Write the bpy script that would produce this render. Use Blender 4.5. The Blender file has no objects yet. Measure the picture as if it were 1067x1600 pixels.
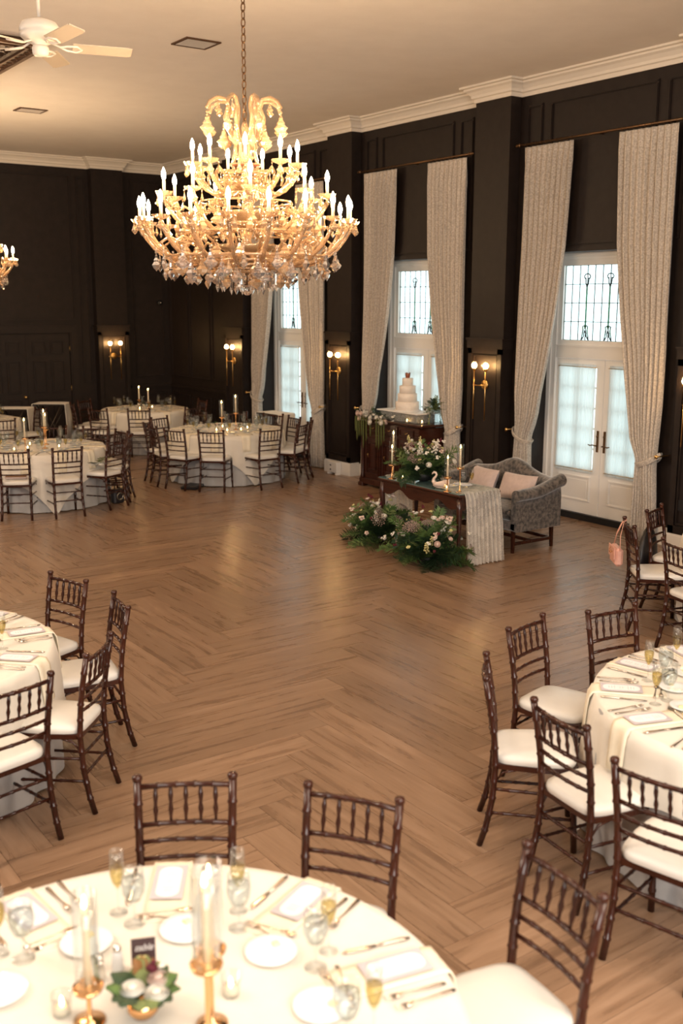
import bpy, bmesh, math, random
from mathutils import Vector, Matrix, Euler, noise
random.seed(7)
PI = math.pi
sc = bpy.context.scene
COL = sc.collection

# ---------------------------------------------------------------- camera, world, light, exposure
cam_d = bpy.data.cameras.new('camera')
cam = bpy.data.objects.new('camera', cam_d); COL.objects.link(cam)
cam_d.sensor_fit = 'VERTICAL'; cam_d.sensor_height = 36.0; cam_d.lens = 36.38
cam_d.clip_start = 0.05; cam_d.clip_end = 200
cam.matrix_world = Matrix(((0.81690007, 0.11337056, -0.56552753, 0), (-0.57677518, 0.16423847, -0.80022255, 0),
                           (0.00215969, 0.9798841, 0.19955574, 2.75), (0, 0, 0, 1)))
cam_d.dof.use_dof = True; cam_d.dof.focus_distance = 8.5; cam_d.dof.aperture_fstop = 2.0
sc.camera = cam
world = bpy.data.worlds.new('world'); sc.world = world; world.use_nodes = True
bg = world.node_tree.nodes['Background']
bg.inputs['Color'].default_value = (0.86, 0.96, 1.0, 1); bg.inputs['Strength'].default_value = 2.5
sc.view_settings.view_transform = 'Standard'; sc.view_settings.look = 'None'
sc.view_settings.exposure = 0.08; sc.view_settings.gamma = 1.0
sc.view_settings.use_curve_mapping = False
sc.cycles.max_bounces = 8; sc.cycles.transparent_max_bounces = 24; sc.cycles.sample_clamp_indirect = 6.0
sc.cycles.diffuse_bounces = 4; sc.cycles.glossy_bounces = 4; sc.cycles.transmission_bounces = 6
sc.cycles.caustics_refractive = False; sc.cycles.caustics_reflective = False

def area_light(name, loc, target, sx, sy, power, col):
    l = bpy.data.lights.new(name, 'AREA'); l.shape = 'RECTANGLE'; l.size = sx; l.size_y = sy
    l.energy = power; l.color = col
    o = bpy.data.objects.new(name, l); COL.objects.link(o); o.location = loc
    o.rotation_euler = (Vector(target) - Vector(loc)).to_track_quat('-Z', 'Y').to_euler()
    return o
# added area fills: one from behind the camera, one overhead near the foreground
area_light('rear_fill_light', (0.5, -3.6, 3.0), (3.5, 6, 0.5), 6.0, 3.0, 620, (1.0, 0.95, 0.89))
area_light('overhead_fill_light', (2.2, 1.0, 5.2), (2.2, 2.2, 0), 3.0, 3.0, 150, (1.0, 0.88, 0.74))
# added point fills out of the picture, to light the hall more evenly
for k, (x, y, e) in enumerate(((4.0, -1.6, 430), (-1.3, 5.0, 420), (-1.3, 13.0, 420))):
    l = bpy.data.lights.new('hall_fill_light', 'POINT'); l.energy = e; l.color = (1, .82, .66); l.shadow_soft_size = .6
    o = bpy.data.objects.new('hall_fill_light', l); COL.objects.link(o); o.location = (x, y, 3.5)

# ---------------------------------------------------------------- materials
M = {}
def mat(name, color=(.5, .5, .5), rough=.5, metal=0, trans=0, ior=1.45, emit=None, es=0, coat=0, sheen=0, alpha=1, spec=.5, sub=0):
    m = bpy.data.materials.new(name); m.use_nodes = True
    b = m.node_tree.nodes['Principled BSDF']
    b.inputs['Base Color'].default_value = (*color, 1); b.inputs['Roughness'].default_value = rough
    b.inputs['Metallic'].default_value = metal; b.inputs['Transmission Weight'].default_value = trans
    b.inputs['IOR'].default_value = ior; b.inputs['Coat Weight'].default_value = coat
    b.inputs['Sheen Weight'].default_value = sheen; b.inputs['Alpha'].default_value = alpha
    b.inputs['Specular IOR Level'].default_value = spec
    if sub: b.inputs['Subsurface Weight'].default_value = sub; b.inputs['Subsurface Radius'].default_value = (.02, .01, .006)
    if emit: b.inputs['Emission Color'].default_value = (*emit, 1); b.inputs['Emission Strength'].default_value = es
    M[name] = m
    return m
def N(m, t, **k):
    n = m.node_tree.nodes.new(t)
    for a, v in k.items(): setattr(n, a, v)
    return n
def L(m, a, b): m.node_tree.links.new(a, b)
def BS(m): return m.node_tree.nodes['Principled BSDF']
def noisy(m, c1, c2, scale=20, stretch=(1, 1, 1), detail=4, bump=0, bscale=None, lo=.35, hi=.65, coords='Object', rough=.55):
    tc = N(m, 'ShaderNodeTexCoord'); mp = N(m, 'ShaderNodeMapping'); mp.inputs['Scale'].default_value = stretch
    nz = N(m, 'ShaderNodeTexNoise'); nz.inputs['Scale'].default_value = scale; nz.inputs['Detail'].default_value = detail
    nz.inputs['Roughness'].default_value = rough
    cr = N(m, 'ShaderNodeValToRGB'); cr.color_ramp.elements[0].position = lo; cr.color_ramp.elements[1].position = hi
    cr.color_ramp.elements[0].color = (*c1, 1); cr.color_ramp.elements[1].color = (*c2, 1)
    L(m, tc.outputs[coords], mp.inputs[0]); L(m, mp.outputs[0], nz.inputs[0]); L(m, nz.outputs[0], cr.inputs[0])
    L(m, cr.outputs[0], BS(m).inputs['Base Color'])
    if bump:
        bp = N(m, 'ShaderNodeBump'); bp.inputs['Strength'].default_value = bump; bp.inputs['Distance'].default_value = .01
        src = nz
        if bscale:
            src = N(m, 'ShaderNodeTexNoise'); src.inputs['Scale'].default_value = bscale; src.inputs['Detail'].default_value = 3
            L(m, mp.outputs[0], src.inputs[0])
        L(m, src.outputs[0], bp.inputs['Height']); L(m, bp.outputs[0], BS(m).inputs['Normal'])
    return m
noisy(mat('dark_wall', rough=.5, spec=.35), (.0125, .0078, .0062), (.0175, .0112, .009), 9, bump=.15, bscale=160)
noisy(mat('ceiling_paint', rough=.85), (.80, .745, .69), (.83, .775, .72), 3, bump=.12, bscale=60)
mat('crown_paint', (.72, .66, .58), .55)
mat('white_paint', (.78, .76, .73), .38)
noisy(mat('curtain_fabric', rough=.9, sheen=.2), (.40, .35, .30), (.58, .52, .45), 55, detail=3, bump=.3, lo=.4, hi=.62)
noisy(mat('cream_cloth', rough=.75, sheen=.1), (.69, .64, .56), (.73, .68, .60), 6, bump=.05, bscale=300)
noisy(mat('napkin_cloth', rough=.8), (.76, .68, .53), (.80, .72, .57), 6)
noisy(mat('grey_cloth', rough=.55, sheen=.3), (.37, .365, .36), (.43, .42, .415), 5)
noisy(mat('ivory_vinyl', rough=.32), (.66, .63, .58), (.70, .67, .62), 3)
noisy(mat('mahogany', rough=.26, coat=.15, spec=.4), (.024, .006, .0035), (.045, .012, .006), 8, (1, 1, .2))
mat('worn_finish', (.62, .5, .42), .4)
noisy(mat('antique_wood', rough=.28, coat=.3), (.022, .0065, .004), (.055, .016, .009), 5, (1, 1, 8), lo=.3, hi=.7)
noisy(mat('velvet', rough=.75, sheen=.6), (.012, .010, .009), (.135, .11, .095), 26, (1, 1, 1), detail=6, bump=.4, lo=.38, hi=.62)
noisy(mat('blush_fabric', rough=.75, sheen=.4), (.50, .39, .355), (.56, .44, .40), 20, bump=.1, bscale=200)
mat('brass', (.72, .46, .17), .28, 1)
mat('rose_gold', (.83, .47, .22), .18, 1)
mat('silverware_steel', (.66, .56, .47), .16, 1)
mat('dark_metal', (.05, .04, .03), .4, .8)
mat('bronze', (.16, .09, .045), .4, .9)
mat('chrome', (.8, .78, .74), .15, 1)
mat('porcelain', (.80, .82, .82), .15, coat=.3)
mat('butter', (.86, .72, .42), .5)
mat('wax', (.86, .76, .58), .45, sub=.2, emit=(1, .62, .28), es=.12)
mat('candle_sleeve', (.55, .45, .33), .45, emit=(1, .58, .25), es=.12)
mat('bulb_light', (1, .8, .5), .4, emit=(1, .69, .39), es=430)
mat('flame', (1, .7, .3), .4, emit=(1, .55, .18), es=60)
mat('globe_light', (1, .8, .5), .4, emit=(1, .58, .22), es=150)
mat('crystal', (.86, .56, .31), .10, trans=.68, ior=1.5, coat=.4)
mat('clear_crystal', (.97, .93, .9), .03, trans=.9, ior=1.5)
mat('black', (.008, .008, .009), .5)
mat('black_leather', (.014, .012, .014), .4)
noisy(mat('pink_leather', rough=.4), (.62, .33, .26), (.70, .39, .31), 12)
mat('card_border', (.50, .45, .48), .7)
mat('card_white', (.80, .78, .79), .7)
mat('print_grey', (.45, .43, .45), .7)
mat('card_plum', (.055, .028, .030), .6)
mat('tin', (.055, .030, .018), .35, .6)
mat('tin_edge', (.12, .06, .03), .4, .5)
mat('vent_white', (.62, .56, .50), .5)
mat('fan_white', (.70, .66, .60), .35)
mat('fan_blade', (.50, .43, .35), .45)
noisy(mat('frosting', rough=.6), (.76, .69, .62), (.80, .73, .66), 30, bump=.5, bscale=45)
noisy(mat('sequin_grey', rough=.4), (.08, .085, .08), (.36, .37, .36), 120, lo=.4, hi=.6, bump=.4)
noisy(mat('fern_green', rough=.6), (.04, .085, .022), (.10, .17, .045), 25)
noisy(mat('olive_green', rough=.6), (.10, .14, .045), (.19, .23, .08), 30)
noisy(mat('dark_green', rough=.5), (.012, .032, .014), (.03, .06, .025), 20)
mat('rust_leaf', (.22, .10, .03), .6)
mat('amaranth', (.10, .115, .03), .8)
mat('rose_white', (.74, .70, .62), .7)
mat('rose_blush', (.66, .50, .42), .7)
mat('lace_flower', (.27, .20, .17), .9)
mat('burgundy', (.10, .008, .018), .7)
mat('tiny_yellow', (.55, .50, .22), .7)
mat('water', (.92, .95, .95), .02, trans=1, ior=1.33)
mat('lead', (.03, .045, .05), .6)
mat('green_glass', (.02, .20, .07), .2)
mat('subfloor', (.05, .028, .016), .8)
mat('swan_ceramic', (.70, .56, .48), .3, coat=.4)
mat('script_white', (.75, .72, .72), .7)
mat('copper', (.28, .10, .06), .35, .6)
mat('table_glass', (.10, .17, .17), .06, 0, coat=.5)

def thin_glass(name, tint=(1, 1, 1), gloss=.08, rough=.02):
    m = bpy.data.materials.new(name); m.use_nodes = True; nt = m.node_tree
    nt.nodes.remove(BS(m)); out = nt.nodes['Material Output']
    tr = N(m, 'ShaderNodeBsdfTransparent'); tr.inputs[0].default_value = (*tint, 1)
    gl = N(m, 'ShaderNodeBsdfGlossy'); gl.inputs['Roughness'].default_value = rough
    fr = N(m, 'ShaderNodeLayerWeight'); fr.inputs[0].default_value = .5
    pw = N(m, 'ShaderNodeMath', operation='POWER'); pw.inputs[1].default_value = 4.0
    ad = N(m, 'ShaderNodeMath', operation='MULTIPLY_ADD'); ad.inputs[1].default_value = .45; ad.inputs[2].default_value = gloss
    mx = N(m, 'ShaderNodeMixShader')
    L(m, fr.outputs['Facing'], pw.inputs[0]); L(m, pw.outputs[0], ad.inputs[0]); L(m, ad.outputs[0], mx.inputs[0]); L(m, tr.outputs[0], mx.inputs[1]); L(m, gl.outputs[0], mx.inputs[2])
    L(m, mx.outputs[0], out.inputs['Surface']); M[name] = m
    return m
thin_glass('glass', (.96, .97, .97), .05); thin_glass('window_glass', (.92, .98, .97), .02)
thin_glass('champagne', (.86, .76, .46), .05); thin_glass('water_fill', (.86, .90, .91), .10)

def sheer(name, tcol, tfac, dcol):
    m = bpy.data.materials.new(name); m.use_nodes = True; nt = m.node_tree
    nt.nodes.remove(BS(m)); out = nt.nodes['Material Output']
    tr = N(m, 'ShaderNodeBsdfTransparent'); tl = N(m, 'ShaderNodeBsdfTranslucent'); df = N(m, 'ShaderNodeBsdfDiffuse')
    tl.inputs[0].default_value = (*tcol, 1); df.inputs[0].default_value = (*dcol, 1)
    a = N(m, 'ShaderNodeMixShader'); a.inputs[0].default_value = .4
    b = N(m, 'ShaderNodeMixShader'); b.inputs[0].default_value = tfac
    L(m, tl.outputs[0], a.inputs[1]); L(m, df.outputs[0], a.inputs[2]); L(m, a.outputs[0], b.inputs[1]); L(m, tr.outputs[0], b.inputs[2])
    L(m, b.outputs[0], out.inputs['Surface']); M[name] = m
    return m
sheer('sheer', (.66, .71, .71), .02, (.8, .8, .78))
# lace: thread pattern with open mesh
m = sheer('lace', (.92, .88, .82), .3, (.88, .84, .78))
tc = N(m, 'ShaderNodeTexCoord'); vo = N(m, 'ShaderNodeTexVoronoi', feature='DISTANCE_TO_EDGE'); vo.inputs['Scale'].default_value = 95
nz = N(m, 'ShaderNodeTexNoise'); nz.inputs['Scale'].default_value = 9; nz.inputs['Detail'].default_value = 3
m1 = N(m, 'ShaderNodeMath', operation='GREATER_THAN'); m1.inputs[1].default_value = .12
m2 = N(m, 'ShaderNodeMath', operation='GREATER_THAN'); m2.inputs[1].default_value = .47
m3 = N(m, 'ShaderNodeMath', operation='MULTIPLY'); m4 = N(m, 'ShaderNodeMath', operation='MULTIPLY_ADD'); m4.inputs[1].default_value = .38; m4.inputs[2].default_value = .03
L(m, tc.outputs['Object'], vo.inputs[0]); L(m, tc.outputs['Object'], nz.inputs[0]); L(m, vo.outputs['Distance'], m1.inputs[0]); L(m, nz.outputs[0], m2.inputs[0])
L(m, m1.outputs[0], m3.inputs[0]); L(m, m2.outputs[0], m3.inputs[1]); L(m, m3.outputs[0], m4.inputs[0])
for n in m.node_tree.nodes:
    if n.type == 'MIX_SHADER' and abs(n.inputs[0].default_value - .3) < 1e-4: L(m, m4.outputs[0], n.inputs[0])

# oak planks: grain runs along the plank, each plank its own tone
def plank_mat(name, along_y, island):
    m = mat(name, (.2, .1, .05), .33, spec=.45); g = N(m, 'ShaderNodeNewGeometry'); oi = N(m, 'ShaderNodeObjectInfo')
    rnd = g.outputs['Random Per Island'] if island else oi.outputs['Random']
    add = N(m, 'ShaderNodeVectorMath', operation='ADD'); cmb = N(m, 'ShaderNodeCombineXYZ')
    mul = N(m, 'ShaderNodeMath', operation='MULTIPLY'); mul.inputs[1].default_value = 37.0
    L(m, rnd, mul.inputs[0]); L(m, mul.outputs[0], cmb.inputs[0]); L(m, mul.outputs[0], cmb.inputs[1]); L(m, mul.outputs[0], cmb.inputs[2])
    L(m, g.outputs['Position'], add.inputs[0]); L(m, cmb.outputs[0], add.inputs[1])
    mp = N(m, 'ShaderNodeMapping'); mp.inputs['Scale'].default_value = (10, .8, 1) if along_y else (.8, 10, 1)
    L(m, add.outputs[0], mp.inputs[0])
    n1 = N(m, 'ShaderNodeTexNoise'); n1.inputs['Scale'].default_value = 1.6; n1.inputs['Detail'].default_value = 7; n1.inputs['Roughness'].default_value = .62
    n1.inputs['Distortion'].default_value = .35
    L(m, mp.outputs[0], n1.inputs[0])
    cr = N(m, 'ShaderNodeValToRGB'); e = cr.color_ramp.elements
    e[0].position = .26; e[0].color = (.15, .082, .043, 1); e[1].position = .72; e[1].color = (.33, .20, .118, 1)
    x = e.new(.47); x.color = (.245, .14, .076, 1)
    L(m, n1.outputs[0], cr.inputs[0])
    hsv = N(m, 'ShaderNodeHueSaturation'); mr = N(m, 'ShaderNodeMapRange'); mr.inputs[3].default_value = .86; mr.inputs[4].default_value = 1.12
    L(m, rnd, mr.inputs[0]); L(m, mr.outputs[0], hsv.inputs['Value']); L(m, cr.outputs[0], hsv.inputs['Color'])
    hsv.inputs['Saturation'].default_value = .92
    L(m, hsv.outputs[0], BS(m).inputs['Base Color'])
    r = N(m, 'ShaderNodeMapRange'); r.inputs[3].default_value = .24; r.inputs[4].default_value = .32
    L(m, n1.outputs[0], r.inputs[0]); L(m, r.outputs[0], BS(m).inputs['Roughness'])
    bp = N(m, 'ShaderNodeBump'); bp.inputs['Strength'].default_value = .05; bp.inputs['Distance'].default_value = .002
    n2 = N(m, 'ShaderNodeTexNoise'); n2.inputs['Scale'].default_value = 5; n2.inputs['Detail'].default_value = 4
    L(m, mp.outputs[0], n2.inputs[0]); L(m, n2.outputs[0], bp.inputs['Height']); L(m, bp.outputs[0], BS(m).inputs['Normal'])
plank_mat('plank_along_room', True, False); plank_mat('plank_across_room', False, False)
plank_mat('plank_along_room_far', True, True); plank_mat('plank_across_room_far', False, True)

# ---------------------------------------------------------------- geometry helpers
class MB:
    def __init__(s): s.v = []; s.f = []; s.sm = []
    def add(s, vs, fs, smooth=False, T=None):
        o = len(s.v)
        s.v += [tuple(T @ Vector(v)) if T is not None else tuple(v) for v in vs]
        s.f += [tuple(i + o for i in f) for f in fs]; s.sm += [smooth] * len(fs)
        return s
    def box(s, a, b, T=None, bev=0):
        x0, y0, z0 = a; x1, y1, z1 = b
        if bev <= 0:
            vs = [(x, y, z) for z in (z0, z1) for y in (y0, y1) for x in (x0, x1)]
            return s.add(vs, [(0, 2, 3, 1), (4, 5, 7, 6), (0, 1, 5, 4), (2, 6, 7, 3), (0, 4, 6, 2), (1, 3, 7, 5)], False, T)
        c = bev; r = [(x0 + c, y0), (x1 - c, y0), (x1, y0 + c), (x1, y1 - c), (x1 - c, y1), (x0 + c, y1), (x0, y1 - c), (x0, y0 + c)]
        ri = [(x0 + c, y0 + c), (x1 - c, y0 + c), (x1 - c, y0 + c), (x1 - c, y1 - c), (x1 - c, y1 - c), (x0 + c, y1 - c), (x0 + c, y1 - c), (x0 + c, y0 + c)]
        vs = [(*p, z0) for p in ri] + [(*p, z0 + c) for p in r] + [(*p, z1 - c) for p in r] + [(*p, z1) for p in ri]
        fs = [tuple(reversed(range(8))), tuple(range(24, 32))]
        for k in range(3):
            for i in range(8): fs.append((k * 8 + i, k * 8 + (i + 1) % 8, k * 8 + 8 + (i + 1) % 8, k * 8 + 8 + i))
        return s.add(vs, fs, False, T)
    def lathe(s, prof, n=16, T=None, smooth=True, a0=0, a1=2 * PI, sx=1, sy=1):
        full = abs(a1 - a0 - 2 * PI) < 1e-6; m = n if full else n + 1
        vs = [(r * math.cos(a0 + (a1 - a0) * i / n) * sx, r * math.sin(a0 + (a1 - a0) * i / n) * sy, z) for r, z in prof for i in range(m)]
        fs = []
        for k in range(len(prof) - 1):
            for i in range(n):
                j = (i + 1) % m
                fs.append((k * m + i, k * m + j, (k + 1) * m + j, (k + 1) * m + i))
        if full and prof[0][0] > 1e-6: fs.append(tuple(reversed(range(m))))
        if full and prof[-1][0] > 1e-6: fs.append(tuple(range((len(prof) - 1) * m, len(prof) * m)))
        return s.add(vs, fs, smooth, T)
    def tube(s, pts, rad, n=8, T=None, smooth=True, cap=True, flat=None):
        pts = [Vector(p) for p in pts]; k = len(pts)
        if not hasattr(rad, '__len__'): rad = [rad] * k
        t0 = (pts[1] - pts[0]).normalized()
        u = t0.orthogonal().normalized() if flat is None else (Vector(flat) - t0 * Vector(flat).dot(t0)).normalized()
        vs = []
        for i in range(k):
            t = (pts[min(i + 1, k - 1)] - pts[max(i - 1, 0)]).normalized()
            u = (u - t * u.dot(t)).normalized(); w = t.cross(u)
            for j in range(n):
                a = 2 * PI * j / n
                ra = rad[i] if not hasattr(rad[i], '__len__') else None
                ru, rw = (ra, ra) if ra is not None else rad[i]
                vs.append(tuple(pts[i] + u * math.cos(a) * ru + w * math.sin(a) * rw))
        fs = [(i * n + j, i * n + (j + 1) % n, (i + 1) * n + (j + 1) % n, (i + 1) * n + j) for i in range(k - 1) for j in range(n)]
        if cap: fs += [tuple(reversed(range(n))), tuple(range((k - 1) * n, k * n))]
        return s.add(vs, fs, smooth, T)
    def grid(s, fn, nu, nv, smooth=True, wrap=False, T=None):
        m = nu if wrap else nu + 1
        vs = [fn(i / nu, j / nv) for j in range(nv + 1) for i in range(m)]
        fs = [(j * m + i, j * m + (i + 1) % m, (j + 1) * m + (i + 1) % m, (j + 1) * m + i) for j in range(nv) for i in range(nu)]
        return s.add(vs, fs, smooth, T)
    def ball(s, c, r, n=8, k=6, T=None, sc_=(1, 1, 1)):
        prof = [(r * math.sin(PI * i / k), -r * math.cos(PI * i / k)) for i in range(k + 1)]
        X = Matrix.Translation(c) @ Matrix.Diagonal((*sc_, 1)); X = T @ X if T is not None else X
        return s.lathe([(max(a, 1e-4 if i in (0, k) else a), z) for i, (a, z) in enumerate(prof)], n, X)
    def mesh(s, name, mats, mi=None):
        me = bpy.data.meshes.new(name); me.from_pydata(s.v, [], s.f); me.update()
        me.polygons.foreach_set('use_smooth', s.sm)
        for m_ in (mats if isinstance(mats, (list, tuple)) else [mats]): me.materials.append(M[m_])
        if mi: me.polygons.foreach_set('material_index', mi)
        return me
    def build(s, name, mats, parent=None, T=None, mi=None):
        return put(name, s.mesh(name, mats, mi), parent, T)
def put(name, me, parent=None, T=None):
    o = bpy.data.objects.new(name, me); COL.objects.link(o)
    if parent: o.parent = parent
    if T is not None: o.matrix_local = T
    return o
def tag(o, label=None, cat=None, group=None, kind=None):
    if label: o['label'] = label
    if cat: o['category'] = cat
    if group: o['group'] = group
    if kind: o['kind'] = kind
    return o
def thing(name, loc, rz=0, label=None, cat=None, group=None, kind=None):
    o = bpy.data.objects.new(name, None); o.empty_display_size = .1; COL.objects.link(o)
    o.location = loc; o.rotation_euler = (0, 0, rz)
    return tag(o, label, cat, group, kind)
KIDS = {}
def kids(o):
    return [c for c in o.children]
def tree(o):       # snapshot of a prototype: (object, [children])
    return (o, [tree(c) for c in o.children])
def dup(tr, parent=None):
    o, cs = tr; c = o.copy(); COL.objects.link(c)
    if parent:
        c.parent = parent
    for x in cs: dup(x, c)
    return c
def Tr(x, y, z): return Matrix.Translation((x, y, z))
def Rz(a): return Matrix.Rotation(a, 4, 'Z')
def Rx(a): return Matrix.Rotation(a, 4, 'X')
def Ry(a): return Matrix.Rotation(a, 4, 'Y')
def Sc(a, b=None, c=None): return Matrix.Diagonal((a, b or a, c or a, 1))
def align(p, q):   # z axis from p to q
    p = Vector(p); q = Vector(q); return Matrix.Translation(p) @ (q - p).to_track_quat('Z', 'Y').to_matrix().to_4x4()
def lerp(tb, x):
    if x <= tb[0][0]: return tb[0][1]
    for (a, b), (c, d) in zip(tb, tb[1:]):
        if x <= c: return b + (d - b) * (x - a) / (c - a)
    return tb[-1][1]

# ---------------------------------------------------------------- the room
XP, XB, XR = 9.58, 9.77, 10.07          # pilaster face, bay wall, door plane
YB, YBP = 20.05, 19.87                  # back wall, its pilaster face
ZC, ZK = 5.45, 5.255                    # ceiling, crown foot
X0, Y0 = -3.2, -4.2                     # walls out of the picture
PIL = [(6.53, 7.17), (9.92, 10.56), (13.31, 13.96), (16.68, 17.35)]
BAYC = [8.61, 11.98, 15.37]             # door centres
def st(o, kind='structure'): o['kind'] = kind; return o

# floor: herringbone planks, one object each
PW, PLN = 0.24, 1.56
floor = st(MB().box((X0, Y0, -.06), (XR + .12, YB + .2, -.012)).build('floor', 'subfloor'))
def plank_rects():
    out = []
    ax, ay = 7.245 % PW, 0
    X1, Y1 = 7.245, 7.35                 # lower right corner of one lengthwise plank
    for j in range(-9, 12):
        for k in range(-110, 110):
            ox, oy = X1 - PLN - PW + k * PW + j * PLN, Y1 + PLN - PW + k * PW - j * PLN
            out.append((0, ox, oy, ox + PLN, oy + PW))
            out.append((1, ox + PLN, oy - PLN + PW, ox + PLN + PW, oy + PW))
    return out
import numpy as np
CM = np.array([[r[i] for r in cam.matrix_world][:3] for i in range(3)]).T
def px(x, y, z):
    c = np.array(cam.matrix_world.to_3x3()).T @ np.array([x, y, z - 2.75])
    if c[2] > -.05: return None
    return 533.5 + 1617 * c[0] / -c[2], 800 - 1617 * c[1] / -c[2]
vis, rest = [], []
for r in plank_rects():
    o_, x0, y0, x1, y1 = r
    if x1 < X0 or x0 > XR + .1 or y1 < Y0 or y0 > YB: continue
    inside = x0 > X0 and x1 < XB and y0 > Y0 and y1 < YB
    p = px((x0 + x1) / 2, (y0 + y1) / 2, 0)
    seen = p is not None and -60 < p[0] < 1130 and p[1] < 1560
    if inside and seen: vis.append((math.hypot((x0 + x1) / 2, (y0 + y1) / 2), r))
    else: rest.append(r)
vis.sort(); rest += [r for d, r in vis[298:]]; vis = [r for d, r in vis[:298]]
G = .0012
pm = [MB().box((G, G, -.012), (PLN - G, PW - G, 0)).mesh('plank', 'plank_across_room'),
      MB().box((G, G, -.012), (PW - G, PLN - G, 0)).mesh('plank', 'plank_along_room')]
for o_, x0, y0, x1, y1 in vis:
    p = put('plank', pm[o_], floor); p.location = (x0, y0, 0)
mb = [MB(), MB()]
for o_, x0, y0, x1, y1 in rest:
    a, b = max(x0 + G, X0), min(x1 - G, XR + .1); c, d = max(y0 + G, Y0), min(y1 - G, YB)
    if b - a > .01 and d - c > .01: mb[o_].box((a, c, -.012), (b, d, 0))
mb[0].build('far_planks_across', 'plank_across_room_far', floor)['kind'] = 'stuff'
mb[1].build('far_planks_along', 'plank_along_room_far', floor)['kind'] = 'stuff'

st(MB().box((X0, Y0, ZC), (XR + .3, YB + .3, ZC + .1)).build('ceiling', 'ceiling_paint'))
# walls
w = MB()
ys = [Y0 - .2]
for c in BAYC + [5.23]: pass
opens = sorted([(c - .93, c + .93) for c in BAYC])
y = Y0
for a, b in opens:
    w.box((XB, y, 0), (XR + .16, a, ZC)); w.box((XB, a, 3.345), (XR + .16, b, ZC)); y = b
w.box((XB, y, 0), (XR + .16, YB + .2, ZC))
wr = st(w.build('wall_right', 'dark_wall'))
wb = st(MB().box((X0, YB, 0), (XB, YB + .2, ZC)).build('wall_back', 'dark_wall'))
st(MB().box((X0 - .2, Y0, 0), (X0, YB, ZC)).build('wall_left', 'dark_wall'))
st(MB().box((X0, Y0 - .2, 0), (XB, Y0, ZC)).build('wall_front', 'dark_wall'))

def fr(mbx, u0, u1, v0, v1, P, t=.035, d=.018):
    """a rectangular moulding on a wall; P maps (u, v, out) to the room"""
    for (a, b, c, e) in ((u0, u1, v0, v0 + t), (u0, u1, v1 - t, v1), (u0, u0 + t, v0 + t, v1 - t), (u1 - t, u1, v0 + t, v1 - t)):
        q = [P(a, c, 0), P(b, e, d)]
        lo = tuple(min(q[0][i], q[1][i]) for i in range(3)); hi = tuple(max(q[0][i], q[1][i]) for i in range(3))
        mbx.box(lo, hi)
        q = [P(a + t * .25 if b - a > t * 1.5 else a + t * .25, c + t * .25, d), P(b - t * .25, e - t * .25, d + .010)]
        lo = tuple(min(q[0][i], q[1][i]) for i in range(3)); hi = tuple(max(q[0][i], q[1][i]) for i in range(3))
        mbx.box(lo, hi)
def PR(x): return lambda u, v, o: (x - o, u, v)
def PBk(y): return lambda u, v, o: (u, y - o, v)
def frame_obj(u0, u1, v0, v1, P, parent, **k):
    m_ = MB(); fr(m_, u0, u1, v0, v1, P, **k); return m_.build('panel_moulding', 'dark_wall', parent)
# right wall bays: upper panels over the windows
for c in BAYC:
    frame_obj(c - .80, c + .80, 3.43, 5.14, PR(XB), wr)
    for s in (-1, 1):
        a, b = sorted((c + s * .93, c + s * 1.19)); frame_obj(a, b, 3.43, 5.14, PR(XB), wr)
    MB().box((XB - .03, c - .93, 3.345), (XB, c + .93, 3.40)).build('head_moulding', 'dark_wall', wr)
# right wall beyond the last pilaster
for a, b in ((19.2, 20.0), (18.28, 19.12), (17.5, 18.2)):
    frame_obj(a, b, 1.2, 5.12, PR(XB), wr); frame_obj(a, b, .3, .86, PR(XB), wr)
MB().box((XB - .05, 17.35, .98), (XB, YB, 1.04)).build('chair_rail', 'dark_wall', wr)
# back wall
for a, b, c, d in ((8.96, 9.62, 1.2, 5.12), (8.96, 9.62, .3, .86), (7.83, 8.03, 1.13, 5.1), (5.6, 7.72, 2.36, 5.12), (3.4, 5.3, 2.36, 5.12), (3.4, 5.3, .4, 2.1), (1.2, 3.2, .4, 5.12)):
    frame_obj(a, b, c, d, PBk(YB), wb)
MB().box((8.84, YB - .05, .98), (XB, YB, 1.04)).build('chair_rail', 'dark_wall', wb)

# pilasters
def pilaster(P, a, b, foot, parent, flip=1):
    def bx(mb_, u0, u1, v0, v1, o0, o1):
        q = [P(u0, v0, o0), P(u1, v1, o1)]
        mb_.box(tuple(min(q[0][i], q[1][i]) for i in range(3)), tuple(max(q[0][i], q[1][i]) for i in range(3)))
    m_ = MB(); bx(m_, a, b, 0, ZC, -.18, 0); p = m_.build('pilaster', 'dark_wall', parent)
    m_ = MB(); bx(m_, a - .02, b + .02, 2.14, 2.25, -.17, .035); bx(m_, a - .035, b + .035, 2.25, 2.275, -.17, .05)
    m_.build('pilaster_ledge', 'dark_wall', p)
    m_ = MB()
    bx(m_, a, a + .075, .22, 2.14, 0, .03); bx(m_, b - .075, b, .22, 2.14, 0, .03); bx(m_, a, b, 2.07, 2.14, 0, .03); bx(m_, a, b, .2, .3, 0, .03)
    m_.build('pilaster_casing', 'dark_wall', p)
    m_ = MB(); fr(m_, a + .085, b - .085, .31, 2.06, P, t=.028, d=.014); m_.build('panel_moulding', 'dark_wall', p)
for a, b in PIL: pilaster(PR(XP), a, b, 0, wr)
pilaster(PBk(YBP), 8.09, 8.74, 0, wb)

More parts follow.
